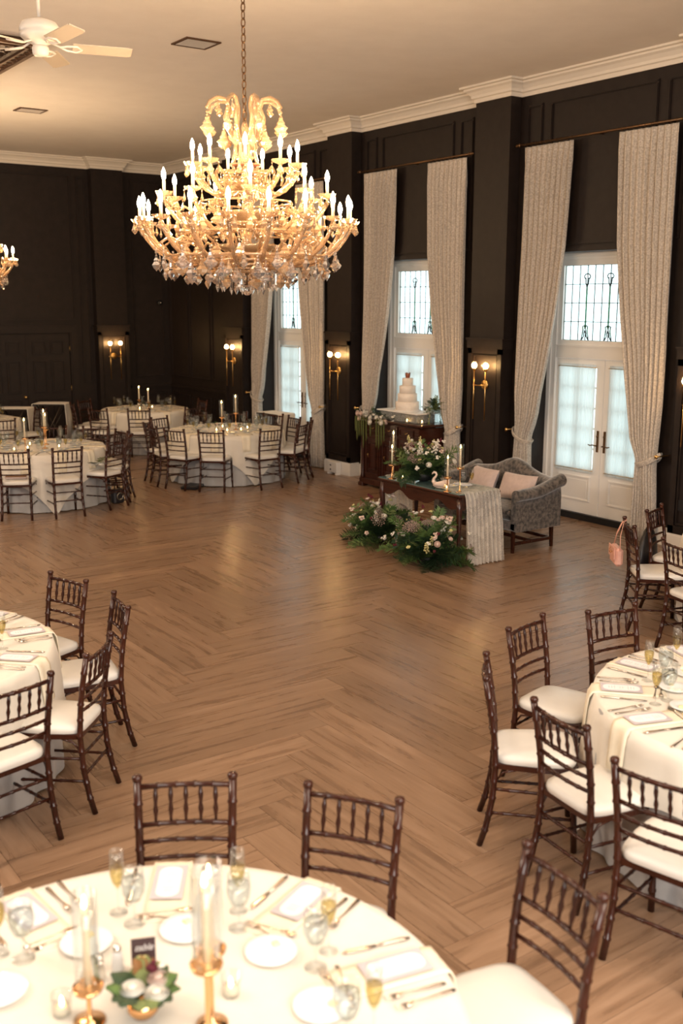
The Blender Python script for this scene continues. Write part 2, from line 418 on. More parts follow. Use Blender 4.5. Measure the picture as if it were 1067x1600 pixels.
# crown, following the pilasters
CP = [(0, -.0), (.018, 0), (.018, .045), (.045, .055), (.05, .085), (.085, .125), (.12, .145), (.12, .165), (.16, .172), (.16, .195)]
def crown(name, path, parent=None):
    """path: list of (x, y) at the wall face, room on the left-hand side of travel"""
    n = len(path); dirs = [(Vector(path[i + 1]) - Vector(path[i])).normalized() for i in range(n - 1)]
    vs = []
    for i, p in enumerate(path):
        d0 = dirs[max(i - 1, 0)]; d1 = dirs[min(i, n - 2)]
        n0 = Vector((-d0.y, d0.x)); n1 = Vector((-d1.y, d1.x)); mt = (n0 + n1); mt = mt / max(mt.dot(n0), .3) if (n0 + n1).length > .1 else n0
        for o, z in CP: vs.append((p[0] + mt.x * o, p[1] + mt.y * o, ZK + z))
    k = len(CP); fs = [(i * k + j, i * k + j + 1, (i + 1) * k + j + 1, (i + 1) * k + j) for i in range(n - 1) for j in range(k - 1)]
    return MB().add(vs, fs).build(name, 'crown_paint', parent)
pth = [(XB, Y0)]
for a, b in PIL: pth += [(XB, a), (XP, a), (XP, b), (XB, b)]
pth += [(XB, YB)]
bk = [(XB, YB), (8.74, YB), (8.74, YBP), (8.09, YBP), (8.09, YB), (X0, YB)]
st(crown('trim_1', pth + bk[1:]))

# baseboards
def base_path(name, path, h=.19, t=.035):
    m_ = MB()
    for (x0, y0), (x1, y1) in path:
        m_.box((min(x0, x1), min(y0, y1), 0), (max(x0, x1), max(y0, y1), h)); 
        m_.box((min(x0, x1) + .008, min(y0, y1) + .008, h), (max(x0, x1) - .008, max(y0, y1) - .008, h + .02))
    return st(m_.build(name, 'white_paint'))
segs = []
for a, b in PIL:
    segs += [((XP - .04, a - .04), (XP, b + .04)), ((XP, a - .04), (XB - .035, a)), ((XP, b), (XB - .035, b + .04))]
yy = [Y0] + [v for c in sorted(BAYC) for v in (c - .93, c + .93)] + [YB]
edges = [(Y0, 6.49), (7.21, 7.68), (9.54, 9.88), (10.60, 11.05), (12.91, 13.27), (14.0, 14.44), (16.30, 16.64), (17.39, YB - .03)]
segs += [((XB - .035, a), (XB, b)) for a, b in edges]
base_path('baseboard_right', segs)
base_path('baseboard_back', [((X0, YB - .035), (5.58, YB)), ((7.76, YB - .035), (8.05, YB)), ((8.05, YBP - .04), (8.78, YBP)), ((8.78, YB - .035), (XB - .04, YB))])
# white junction box on the baseboard
t = thing('outlet_box', (9.50, 13.62, 0), 0, 'small white painted box on feet against the baseboard under the second sconce', 'outlet box')
m_ = MB(); m_.box((-.07, -.13, .03), (.03, .13, .21), bev=.008); m_.box((-.07, -.13, 0), (.02, -.09, .03)); m_.box((-.07, .09, 0), (.02, .13, .03)); m_.build('casing', 'white_paint', t)
for z in (.08, .15): MB().box((-.074, .02, z - .012), (-.069, .05, z + .012)).build('socket', 'black', t)

# ---------------------------------------------------------------- windows and doors of the right wall
def leaf(sgn, parent, nm):
    """one french door leaf; local y from 0 (meeting stile) to sgn*.76, z .07 to 2.05"""
    W_, z0, z1 = .79, .085, 2.045
    d = MB()
    def b(y0, y1, a, c, x0=-.02, x1=.025):
        y0, y1 = sorted((sgn * y0, sgn * y1)); d.box((x0, y0, a), (x1, y1, c))
    b(.004, .125, z0, z1); b(W_ - .085, W_, z0, z1); b(.125, W_ - .085, 1.95, z1); b(.125, W_ - .085, z0, .67)
    o = d.build(nm, 'white_paint', parent)
    g = MB(); a, c = sorted((sgn * .125, sgn * (W_ - .085))); g.box((.0, a, .67), (.006, c, 1.95)); g.build('glass_pane', 'window_glass', o)
    m_ = MB()
    for k in range(1, 5):
        z = .67 + 1.28 * k / 5; m_.box((-.012, a, z - .012), (.018, c, z + .012))
    ym = (a + c) / 2; m_.box((-.0125, ym - .012, .67), (.0185, ym + .012, 1.95)); m_.build('muntin', 'white_paint', o)
    # raised panel
    f = MB(); fr(f, a + .02, c - .02, .24, .57, PR(-.02), t=.03, d=.008); f.box((-.028, a + .075, .295), (-.02, c - .075, .515)); f.build('door_panel', 'white_paint', o)
    h = MB(); yy_ = sgn * .055
    h.box((-.032, yy_ - .018, .90), (-.02, yy_ + .018, 1.17), bev=.004); h.tube([(-.03, yy_, .985), (-.07, yy_, .985)], .009, 8)
    h.tube([(-.068, yy_, .985), (-.072, yy_ + sgn * .04, .992), (-.07, yy_ + sgn * .08, .98), (-.066, yy_ + sgn * .115, .99)], [.009, .008, .008, .007], 8)
    h.tube([(-.03, yy_, 1.10), (-.045, yy_, 1.10)], .012, 8)
    h.build('door_handle', 'bronze', o)
    return o
def sheer_curtain(y0, y1, lab, grp):
    """gathered sheer stretched over a door's glass"""
    nx = 110; zz = [.625, .645, .66, .70, .78, .95, 1.3, 1.65, 1.86, 1.925, 1.945, 1.965, 1.985]
    rnd = [random.uniform(.5, 1.4) for _ in range(40)]
    def fn(u, v):
        z = zz[int(round(v * (len(zz) - 1)))]; w_ = 1 - .02 * math.sin(PI * (z - .62) / 1.36)
        y = (y0 + y1) / 2 + (u - .5) * (y1 - y0) * w_
        k = 23; a = .008 * rnd[int(u * 37)] * math.sin(2 * PI * k * u + 1.5 * math.sin(z * 2.0 + u * 9))
        if z < .65 or z > 1.95: a *= .9
        if z in (.66, 1.945): a *= .35
        return (XR - .055 + a - (.004 if z < .65 else 0), y, z + (.004 * math.sin(2 * PI * k * u * 2) if z in (.625, 1.985) else 0))
    o = MB().grid(fn, nx, len(zz) - 1).build('sheer_curtain', 'sheer')
    tag(o, lab, 'curtain', grp)
    for z in (.655, 1.95): MB().tube([(XR - .055, y0 - .015, z), (XR - .055, y1 + .015, z)], .005, 6).build('sheer_rod', 'brass', o)
    return o
names = ['behind the loveseat', 'behind the wedding cake', 'behind the far round table']
for i, c in enumerate(BAYC):
    # casing
    k = MB()
    k.box((XR - .05, c + .80, 0.0), (XR + .05, c + .925, 3.33)); k.box((XR - .05, c - .925, 0.0), (XR + .05, c - .80, 3.33))
    k.box((XR - .07, c + .87, 0.0), (XR - .05, c + .925, 3.33)); k.box((XR - .07, c - .925, 0.0), (XR - .05, c - .87, 3.33))
    k.box((XR - .05, c - .80, 3.265), (XR + .05, c + .80, 3.33)); k.box((XR - .09, c - .925, 3.30), (XR - .05, c + .925, 3.345))
    k.box((XR - .045, c - .80, 2.05), (XR + .05, c + .80, 2.19)); k.box((XR - .06, c - .80, 2.19), (XR + .03, c + .80, 2.215))
    cs = st(k.build('trim_%d' % (i + 2), 'white_paint'))
    MB().box((XR - .06, c - .80, 0.0), (XR + .06, c + .80, .082)).build('threshold', 'black', cs)
    # transom
    f = MB(); y0, y1, z0, z1 = c - .73, c + .73, 2.275, 3.195
    f.box((XR - .03, c - .80, 2.215), (XR + .03, c + .80, z0)); f.box((XR - .03, c - .80, z1), (XR + .03, c + .80, 3.265))
    f.box((XR - .03, c - .80, z0), (XR + .03, y0, z1)); f.box((XR - .03, y1, z0), (XR + .03, c + .80, z1))
    wn = st(f.build('window_%d' % (i + 1), 'white_paint'))
    if i == 0:
        dy, dz = 1.46 / 12, .92 / 4
        pane = MB().box((0, .002, .002), (.004, dy - .002, dz - .002)).mesh('pane', 'window_glass')
        ld = MB()
        for k_ in range(13): ld.tube([(0, k_ * dy, 0), (0, k_ * dy, .92)], .0065, 4, smooth=False)
        for k_ in range(5): ld.tube([(0, 0, k_ * dz), (0, 1.46, k_ * dz)], .0065, 4, smooth=False)
        lead_me = ld.mesh('lead_came', 'lead')
        tl = MB()
        def arc(pts, r=.0075): tl.tube(pts, r, 5)
        for s in (-1, 1):
            arc([(0, s * .004, .66), (0, s * .022, .71), (0, s * .026, .77)]); arc([(0, 0, .815), (0, s * .03, .81), (0, s * .05, .785), (0, s * .045, .765), (0, s * .03, .755)])
            arc([(0, 0, .15), (0, s * .02, .185), (0, s * .04, .175), (0, s * .038, .15), (0, s * .03, .125), (0, s * .045, .07), (0, s * .06, .0)])
            arc([(0, 0, .13), (0, s * .018, .09), (0, s * .022, .05), (0, s * .05, .01)])
        flower_me = tl.mesh('leaded_flower', 'lead')
        sl = MB(); sl.tube([(0, 0, .14), (0, 0, .66)], .009, 5); 
        for s in (-1, 1): sl.tube([(0, s * .034, .17), (0, s * .037, .12), (0, s * .05, .04)], .006, 5); 
        stem_me = sl.mesh('green_stem', 'green_glass')
    for a in range(12):
        for b in range(4): put('pane', pane, wn, Tr(XR, y0 + a * dy, z0 + b * dz))
    put('lead_came', lead_me, wn, Tr(XR + .002, y0, z0))
    for a in (3, 6, 9):
        put('leaded_flower', flower_me, wn, Tr(XR - .004, y0 + a * dy, z0)); put('green_stem', stem_me, wn, Tr(XR - .006, y0 + a * dy, z0))
    for s, side in ((1, 'far'), (-1, 'near')):
        root = bpy.data.objects.new('door_%d' % (2 * i + (1 if s > 0 else 2)), None); COL.objects.link(root); root.location = (XR, c, 0); st(root)
        leaf(s, root, 'door_leaf')
        a, b = sorted((c + s * .105, c + s * .72))
        sheer_curtain(a, b, 'white sheer on the %s leaf of the french door %s' % ('left' if s > 0 else 'right', names[i]), 'sheers on the french doors')

# the heavy drapes: pinch pleats on a rod, tied back
Wt = [(0, .31), (.4, .31), (.92, .245), (1.03, .24), (1.25, .36), (1.7, .47), (2.5, .63), (3.3, .74), (4.62, .80)]
def drape(youter, s, ztie, lab, seed):
    """s=+1: hangs from youter towards smaller y"""
    R = random.Random(seed); nf = 9; ph = [R.uniform(-.5, .5) for _ in range(nf + 2)]; amps = [R.uniform(.45, 1.45) for _ in range(nf + 2)]
    zs = [.015, .2, .5, .75, .9, .97, 1.03, 1.10, 1.2, 1.35, 1.6, 1.9, 2.2, 2.6, 3.0, 3.4, 3.8, 4.1, 4.3, 4.42, 4.5, 4.56, 4.6, 4.625]
    dz = ztie - 1.0
    def fn(u, v):
        z = zs[int(round(v * (len(zs) - 1)))]
        w_ = lerp(Wt, z - dz if z < 2 else z); wn_ = w_ / .8
        off = .0
        if z < 1.6: off = .04 * max(0, 1 - abs(z - ztie) / .6)      # pulled off the outer edge a little
        a = (.034 + .02 * (1 - wn_)) * (1 if z < 4.4 else max(.35, 1 - (z - 4.4) * 3))
        k = u * nf; i_ = int(min(k, nf - 1)); am = amps[i_] + (amps[i_ + 1] - amps[i_]) * (k - i_)
        dis = math.sin(2 * PI * k + ph[i_] * (0 if z > 4.4 else 1) * .6 + .5 * math.sin(z * 1.1 + seed)) * am
        dis = math.copysign(abs(dis) ** .75, dis)
        x = XP + .07 + a * dis + (-.03 * math.sin(PI * u) if z < 1.9 and z > .5 else 0)
        uu = u + .012 * math.sin(4 * PI * k)
        return (x, youter - s * (off + uu * w_), z)
    o = MB().grid(fn, nf * 10, len(zs) - 1).build('drape', 'curtain_fabric')
    sm = o.modifiers.new('thickness', 'SOLIDIFY'); sm.thickness = .006
    tag(o, lab, 'curtain', 'tied-back drapes at the french doors')
    # tie band
    ya = youter + s * .03; yb = youter - s * .30; xm = XP + .07
    pts = []; n = 22
    for q in range(n):
        a = 2 * PI * q / n
        yy_ = (ya + yb) / 2 + (yb - ya) / 2 * -math.cos(a); zz_ = ztie + .075 * (math.cos(a)) + .02 - .03 * math.sin(a) ** 2
        pts.append((xm + .085 * math.sin(a), yy_, zz_))
    pts.append(pts[0])
    MB().tube(pts, [(.035, .006)] * len(pts), 8, flat=(0, 0, 1), cap=False).build('tieback', 'curtain_fabric', o)
    kb = MB(); kb.tube([(XB, youter + s * .05, ztie + .09), (XP - .02, youter + s * .05, ztie + .09)], .008, 8); kb.ball((XP - .035, youter + s * .05, ztie + .09), .024, 10, 8, sc_=(.7, 1, 1))
    kb.build('holdback_knob', 'brass', o)
    return o
pos = ['behind the loveseat', 'by the cake sideboard', 'behind the far guest tables']
for i, c in enumerate(BAYC):
    cc = c - .035
    drape(cc + 1.15, 1, 1.02, 'grey-beige pleated drape left of the french doors ' + pos[i], 3 + i)
    drape(cc - 1.15, -1, .95, 'grey-beige pleated drape right of the french doors ' + pos[i], 13 + i)
    r = thing('curtain_rod', (XP + .07, cc, 4.66), 0, 'thin bronze curtain rod with ring hooks over the french doors ' + pos[i], 'curtain rod', 'bronze curtain rods')
    m_ = MB(); m_.tube([(0, -1.19, 0), (0, 1.22, 0)], .013, 10); m_.build('pole', 'bronze', r)
    for s in (-1, 1):
        m_ = MB(); T = Tr(0, .015 + s * 1.205, 0) @ Rx(-s * PI / 2)
        m_.lathe([(.013, 0), (.026, .01), (.026, .02), (.012, .03), (.022, .05), (.016, .075), (.002, .10)], 10, T); m_.build('finial', 'bronze', r)
    for y in (-1.0, 0, 1.0):
        m_ = MB(); m_.tube([(0, y, 0), (.12, y, 0)], .009, 6); m_.build('bracket', 'bronze', r)
    rm = MB(); rm.tube([(.019 * math.cos(a), 0, -.004 + .019 * math.sin(a)) for a in [2 * PI * q / 12 for q in range(13)]], .003, 5, cap=False)
    rme = rm.mesh('ring', 'bronze')
    for s in (-1, 1):
        for q in range(10): put('ring', rme, r, Tr(0, s * (.37 + q * .083), 0))

# dark double door of the back wall
for i, (xa, xb_, s) in enumerate(((5.80, 6.668, 1), (6.672, 7.54, -1))):
    m_ = MB(); m_.box((xa, YB - .045, .01), (xb_, YB - .002, 2.11)); d = st(m_.build('door_%d' % (7 + i), 'dark_wall'))
    W_ = xb_ - xa
    for a, b, z0, z1 in ((.12, .39, 1.72, 1.98), (.48, .75, 1.72, 1.98), (.12, .39, .98, 1.60), (.48, .75, .98, 1.60), (.12, .39, .20, .86), (.48, .75, .20, .86)):
        f = MB(); fr(f, xa + a, xa + b, z0, z1, PBk(YB - .045), t=.022, d=.008); f.box((xa + a + .05, YB - .056, z0 + .05), (xa + b - .05, YB - .045, z1 - .05)); f.build('door_panel', 'dark_wall', d)
    kx = xb_ - .06 if s > 0 else xa + .06
    if s > 0:
        kb = MB(); kb.lathe([(.028, 0), (.028, .008), (.011, .012), (.011, .035), (.026, .045), (.028, .06), (.018, .07), (.001, .073)], 12, Tr(kx, YB - .045, .91) @ Rx(PI / 2)); kb.build('door_knob', 'brass', d)
    hx = xa - .006 if s > 0 else xb_ + .006
    for z in (.25, 1.05, 1.82):
        MB().tube([(hx, YB - .05, z - .045), (hx, YB - .05, z + .045)], .008, 6).build('hinge', 'brass', d)
m_ = MB()
for a, b, z0, z1 in ((5.60, 5.78, 0, 2.13), (7.56, 7.74, 0, 2.13), (5.60, 7.74, 2.13, 2.28)):
    m_.box((a, YB - .04, z0), (b, YB, z1)); m_.box((a + .03, YB - .052, z0), (b - .03, YB - .04, z1 - (.0 if z1 < 2.2 else .03)))
st(m_.build('trim_5', 'dark_wall'))

# ---------------------------------------------------------------- sconces
def point(name, parent, loc, e, col, r=.04):
    l = bpy.data.lights.new(name, 'POINT'); l.energy = e; l.color = col; l.shadow_soft_size = r
    o = bpy.data.objects.new(name, l); COL.objects.link(o); o.parent = parent; o.location = loc; return o
def sconce_proto():
    t = thing('wall_sconce', (0, 0, 0), 0)         # local: wall at y=0, room towards -y, z absolute
    m_ = MB(); m_.lathe([(.062, 0), (.062, .014), (.05, .02), (.03, .024), (.001, .026)], 20, Tr(0, 0, 1.66) @ Rx(PI / 2)); m_.build('backplate', 'brass', t)
    m_ = MB(); m_.tube([(0, 0, 1.655), (0, -.09, 1.655)], .010, 8); m_.tube([(-.135, -.09, 1.655), (.135, -.09, 1.655)], .0085, 8); m_.build('cross_bar', 'brass', t)
    for s in (-1, 1):
        m_ = MB(); m_.tube([(s * .11, -.10, 1.20), (s * .11, -.10, 1.86)], .0075, 8); m_.lathe([(.008, 1.84), (.028, 1.865), (.03, 1.88), (.012, 1.885)], 12, Tr(s * .11, -.10, 0)); m_.build('rod', 'brass', t)
        m_ = MB(); m_.ball((s * .11, -.10, 1.915), .036, 12, 8); m_.build('bulb', 'globe_light', t)
        m_ = MB(); m_.lathe([(.03, 1.865), (.052, 1.89), (.058, 1.92), (.05, 1.955), (.035, 1.975)], 14, Tr(s * .11, -.10, 0)); m_.build('glass_shade', 'glass', t)
    return t
sc0 = sconce_proto(); sct = tree(sc0)
where = [((8.41, YBP, 0), 0, 'brass twin-rod wall sconce on the back wall pilaster beside the dark doors'),
         ((XP, 17.02, 0), -PI / 2, 'brass twin-rod wall sconce on the farthest window wall pilaster, over the round tables'),
         ((XP, 13.635, 0), -PI / 2, 'brass twin-rod wall sconce on the pilaster left of the cake sideboard'),
         ((XP, 10.24, 0), -PI / 2, 'brass twin-rod wall sconce on the pilaster behind the loveseat'),
         ((XP, 6.90, 0), -PI / 2, 'brass twin-rod wall sconce at the right edge, above the black bag chair')]
for i, (l, a, lab) in enumerate(where):
    o = sc0 if i == 0 else dup(sct); o.location = l; o.rotation_euler = (0, 0, a); tag(o, lab, 'wall light', 'brass wall sconces')
# small wall fittings
t = tag(MB().box((XP - .012, 6.88, .47), (XP, 7.08, .60), bev=.004).build('wall_vent', 'black'), 'flat black vent plate low on the pilaster at the right edge', 'vent')
t = thing('wall_speaker', (9.52, YB, 2.71), 0, 'little black speaker high on the back wall near the corner', 'speaker')
m_ = MB(); m_.lathe([(.05, 0), (.055, .05), (.045, .09), (.001, .095)], 14, Rx(PI / 2)); m_.build('housing', 'black', t)
MB().ball((-.0, -.095, .0), .018, 8, 6).build('dome', 'chrome', t)

# ---------------------------------------------------------------- ceiling fittings
def vent(x0, y0, x1, y1, lab):
    t = thing('ceiling_vent', ((x0 + x1) / 2, (y0 + y1) / 2, ZC), 0, lab, 'vent', 'ceiling vents')
    a, b = (x1 - x0) / 2, (y1 - y0) / 2
    m_ = MB()
    for q in ((-a, -b, a, -b + .03), (-a, b - .03, a, b), (-a, -b + .03, -a + .03, b - .03), (a - .03, -b + .03, a, b - .03)): m_.box((q[0], q[1], -.014), (q[2], q[3], -.001))
    m_.build('frame', 'tin_edge', t)
    MB().box((-a + .03, -b + .03, -.004), (a - .03, b - .03, -.001)).build('backing', 'black', t)
    sl = MB().box((-a + .03, -.011, -.010), (a - .03, .011, -.006), T=Rx(.5)).mesh('slat', 'vent_white'); n = int(2 * b / .026) - 2
    for k in range(n): put('slat', sl, t, Tr(0, -b + .042 + k * (2 * b - .084) / (n - 1), 0))
vent(5.34, 10.37, 5.75, 10.74, 'square louvred ceiling vent right of the ceiling fan')
vent(5.24, 15.36, 5.65, 15.67, 'louvred ceiling vent farther back, over the far corner')
# pressed tin panel
t = thing('tin_ceiling_panel', (3.11, 12.6, ZC), 0, 'dark ornate pressed-metal ceiling panel behind the fan', 'ceiling panel')
m_ = MB(); m_.box((-1.11, -1.2, -.05), (1.11, 1.2, -.001)); m_.build('backing', 'tin', t)
m_ = MB()
for a, w_ in ((0, .05), (.14, .03), (.42, .03)):
    x, y = 1.11 - a, 1.2 - a
    for q in ((-x, -y, x, -y + w_), (-x, y - w_, x, y), (-x, -y + w_, -x + w_, y - w_), (x - w_, -y + w_, x, y - w_)): m_.box((q[0], q[1], -.075), (q[2], q[3], -.05))
m_.build('border', 'tin_edge', t)
sm_ = MB(); sm_.lathe([(.06, 0), (.055, .012), (.03, .014), (.022, .03), (.001, .034)], 8, Rx(PI)); bm = sm_.mesh('boss', 'tin')
for k in range(14): put('boss', bm, t, Tr(1.11 - .29, -1.05 + k * .162, -.05))
for k in range(12): put('boss', bm, t, Tr(.65 - k * .15, -1.2 + .29, -.05))
cv = MB(); cv.tube([(.0, -.06, 0), (.05, -.03, 0), (.05, .03, 0), (0, .06, 0), (-.04, .03, 0), (-.02, 0, 0)], .014, 6); cm = cv.mesh('scroll', 'tin_edge')
for k in range(16): put('scroll', cm, t, Tr(1.11 - .09, -1.1 + k * .147, -.055))

# ceiling fan
t = thing('ceiling_fan', (3.0, 8.25, 4.66), 0, 'white ceiling fan with five blades at the top left', 'ceiling fan')
MB().tube([(0, 0, .2), (0, 0, .79)], .014, 10).build('downrod', 'fan_white', t)
MB().lathe([(.012, .12 + .0), (.06, .19), (.13, .165), (.15, .13), (.152, .10), (.14, .095), (.15, .085), (.145, .06), (.11, .03), (.06, .01), (.055, 0)], 28).build('motor_housing', 'fan_white', t)
MB().lathe([(.055, .0), (.065, -.02), (.06, -.06), (.045, -.075), (.001, -.08)], 20).build('switch_housing', 'fan_white', t)
MB().lathe([(.012, .68), (.05, .76), (.065, .788)], 16).build('canopy', 'fan_white', t)
bl = MB(); bl.box((.24, -.07, -.004), (.67, .07, .004)); bl.box((.67, -.06, -.004), (.69, .06, .004)); ir = MB()
ir.tube([(.08, 0, .03), (.15, -.0, .0), (.2, -.035, -.006), (.27, -.045, -.008), (.31, 0, -.008), (.27, .045, -.008), (.2, .035, -.006), (.15, 0, 0)], .009, 6)
bme = bl.mesh('blade', 'fan_blade'); ime = ir.mesh('blade_iron', 'fan_white')
vdir = math.atan2(8.25, 3.0)                       # away from the camera
for k in range(5):
    a = vdir - PI / 2 + math.radians(4) + k * 2 * PI / 5
    b = put('blade', bme, t, Rz(a) @ Rx(-.24)); put('blade_iron', ime, b, Matrix())

# ---------------------------------------------------------------- crystal chandeliers
def pendeloque(h, w_):
    m_ = MB(); prof = [(.001, 0), (.14, -.06), (.16, -.22), (.30, -.36), (.26, -.44), (.5, -.62), (.34, -.80), (.14, -.90), (.001, -1)]
    m_.lathe([(r * w_, z * h) for r, z in prof], 6, smooth=False, sy=.45)
    return m_
def chandelier():
    t = thing('crystal_chandelier', (0, 0, 0), 0)
    def P(nm, mb_, mt='crystal', par=None, T=None): return mb_.build(nm, mt, par or t, T)
    # chain: links
    lk = MB(); n = 14; lk.tube([(.016 * math.cos(2 * PI * q / n), 0, .032 * math.sin(2 * PI * q / n)) for q in range(n + 1)], .0045, 6, cap=False); lme = lk.mesh('chain_link', 'bronze')
    z = 4.02; k = 0
    while z < ZC - .05: put('chain_link', lme, t, Tr(0, 0, z) @ Rz(PI / 2 * (k % 2) + .4)); z += .052; k += 1
    MB().lathe([(.001, ZC - .08), (.03, ZC - .07), (.07, ZC - .02), (.075, ZC - .001)], 20).build('canopy', 'bronze', t)
    # turned glass stem
    P('stem', MB().lathe([(.02, 2.98), (.05, 3.0), (.10, 3.04), (.11, 3.07), (.05, 3.12), (.035, 3.2), (.06, 3.27), (.065, 3.32), (.03, 3.38), (.03, 3.5), (.06, 3.56), (.065, 3.6), (.03, 3.66), (.025, 3.78), (.05, 3.83), (.02, 3.9), (.03, 3.98), (.015, 4.03)], 14))
    P('spire', MB().lathe([(.02, 3.9), (.03, 3.95), (.016, 4.0), (.03, 4.06), (.03, 4.09), (.012, 4.12), (.018, 4.16), (.001, 4.19)], 10), T=Tr(.06, -.05, .0))
    drop_s = MB(); drop_s.ball((0, 0, -.012), .008, 6, 4); d_ = pendeloque(.07, .055)
    drop_s.add(d_.v, d_.f, False, Tr(0, 0, -.022)); s_me = drop_s.mesh('crystal_drop', 'crystal')
    drop_l = MB(); drop_l.ball((0, 0, -.012), .010, 6, 4); drop_l.ball((0, 0, -.034), .010, 6, 4); d_ = pendeloque(.125, .11)
    drop_l.add(d_.v, d_.f, False, Tr(0, 0, -.045)); l_me = drop_l.mesh('crystal_pendeloque', 'clear_crystal'); lw_me = drop_l.mesh('crystal_pendeloque', 'crystal')
    sp = MB(); sp.ball((0, 0, -.01), .009, 6, 4); sp.lathe([(.001, -.02), (.011, -.03), (.013, -.11), (.018, -.13), (.001, -.165)], 6, smooth=False); sp_me = sp.mesh('crystal_spike', 'clear_crystal')
    # cups, candles, bulbs
    cp = MB(); ns = 40
    def cupf(u, v):
        a = 2 * PI * u; tb = [(.012, .0), (.03, .004), (.052, .014), (.064, .032)]; r, z_ = tb[int(round(v * 3))]
        r *= 1 + (.09 * math.cos(8 * a) if v > .5 else 0); return (r * math.cos(a), r * math.sin(a), z_)
    cp.grid(cupf, ns, 3, wrap=True); cp.lathe([(.02, -.03), (.008, -.015), (.02, .0)], 8); cme = cp.mesh('bobeche', 'crystal')
    ca = MB(); ca.lathe([(.0118, .012), (.0118, .112)], 10); came = ca.mesh('candle_tube', 'candle_sleeve')
    bu = MB(); bu.lathe([(.008, .115), (.0150, .130), (.0172, .147), (.0130, .170), (.006, .187), (.001, .198)], 8); bume = bu.mesh('candle_bulb', 'bulb_light')
    tiers = [(18, .775, 3.30, 11.3, 3.06, .10), (9, .60, 3.49, 3, 3.28, .07), (9, .385, 3.70, 0, 3.55, .05)]
    fa = math.atan2(-6.9, -4.0)                   # towards the camera
    for ti, (n, R, zc, off, zh, amp) in enumerate(tiers):
        arm = MB(); pts = []
        for q in range(15):
            s = q / 14; r = .05 + (R - .05) * s
            z_ = zh + (zc - .03 - zh) * s ** 6 - amp * .35 * math.sin(PI * s) + .035 * math.sin(2.6 * PI * s) * (1 - s)
            pts.append((r, 0, z_))
        arm.tube(pts, [.021 - .006 * abs(math.sin(q * 1.6)) for q in range(15)], 6)
        arm.tube([(R * .55, 0, zh + .02), (R * .62, 0, zh + .10), (R * .76, 0, zh + .14), (R * .84, 0, zh + .10), (R * .80, 0, zh + .05)], .010, 5)
        ame = arm.mesh('arm', 'crystal')
        for k in range(n):
            a = fa + math.radians(off + 360 / n * k) + 0.0
            am_ = put('arm', ame, t, Rz(a))
            c = (R * math.cos(a), R * math.sin(a), zc)
            cu = put('bobeche', cme, t, Tr(*c)); put('candle_tube', came, t, Tr(*c)); put('candle_bulb', bume, t, Tr(*c))
            for q in range(4):
                b = a + PI / 4 + q * PI / 2
                put('crystal_drop', s_me, cu, Tr(.06 * math.cos(b), .06 * math.sin(b), .02) @ Rz(b + PI / 2))
            if ti == 0:
                for (rr, dz_, da, me_) in ((.86, -.17, .12, l_me), (.74, -.21, -.07, lw_me), (.62, -.10, .05, lw_me)):
                    put('crystal_pendeloque', me_, am_, Tr(R * rr * math.cos(da), R * rr * math.sin(da), zc + dz_) @ Rz(random.uniform(0, 3)))
            elif ti == 1:
                put('crystal_pendeloque', lw_me, am_, Tr(R * .85, 0, zc - .10) @ Rz(random.uniform(0, 3))); put('crystal_pendeloque', lw_me, am_, Tr(R * .6, .02, zc - .05) @ Rz(random.uniform(0, 3)))
    # beaded basket under the bottom tier
    for R, z_, n, me_ in ((.60, 3.07, 15, l_me), (.44, 3.04, 13, l_me), (.31, 3.01, 9, lw_me), (.22, 2.985, 10, sp_me), (.12, 2.965, 6, sp_me)):
        P('ring_frame', MB().tube([(R * math.cos(2 * PI * q / 32), R * math.sin(2 * PI * q / 32), z_) for q in range(33)], .010, 6, cap=False))
        for k in range(n):
            a = 2 * PI * (k + .3) / n; put('hanging_crystal', me_, t, Tr(R * math.cos(a), R * math.sin(a), z_ - .005) @ Rz(a + PI / 2 + random.uniform(-.5, .5)))
    P('bottom_ball', MB().ball((0, 0, 2.83), .04, 10, 7), 'clear_crystal'); P('bottom_rod', MB().tube([(0, 0, 2.87), (0, 0, 3.0)], .006, 6), 'bronze')
    for R, z_, n in ((.50, 3.24, 22), (.36, 3.30, 18), (.34, 3.46, 16), (.20, 3.52, 12), (.16, 3.66, 10)):
        P('ring_frame', MB().tube([(R * math.cos(2 * PI * q / 32), R * math.sin(2 * PI * q / 32), z_) for q in range(33)], .008, 6, cap=False))
        for k in range(n):
            a = 2 * PI * (k + .5) / n; put('crystal_drop', s_me, t, Tr(R * math.cos(a), R * math.sin(a), z_) @ Rz(a))
    # crown of curled arms
    ar = MB(); pts = [(.06, 3.66), (.10, 3.72), (.075, 3.80), (.07, 3.88), (.13, 3.97), (.15, 4.05), (.12, 4.12), (.14, 4.17), (.20, 4.18), (.26, 4.15), (.285, 4.10)]
    dense = []
    for (a, b), (c, d) in zip(pts, pts[1:]): dense += [(a + (c - a) * q / 3, 0, b + (d - b) * q / 3) for q in range(3)]
    dense.append((pts[-1][0], 0, pts[-1][1])); ar.tube(dense, .015, 6); arme = ar.mesh('crown_arm', 'crystal')
    for k in range(8):
        a = fa + .35 + k * PI / 4; o = put('crown_arm', arme, t, Rz(a)); put('crystal_pendeloque', lw_me, o, Tr(.285, 0, 4.09)); put('crystal_drop', s_me, o, Tr(.20, 0, 4.16))
        put('crystal_pendeloque', lw_me, o, Tr(.16, 0, 4.0))
    for r_, z_ in ((.20, 3.10), (.15, 3.34), (.11, 3.56)):
        P('glass_bowl', MB().lathe([(.02, z_ - .03), (r_ * .6, z_ - .02), (r_, z_ + .03), (r_ * 1.12, z_ + .06), (r_ * 1.05, z_ + .06), (r_ * .5, z_ + .0), (.02, z_ - .01)], 24))
    P('shade_plate', MB().lathe([(.02, 3.70), (.11, 3.715), (.12, 3.73), (.02, 3.72)], 18), 'copper')
    return t
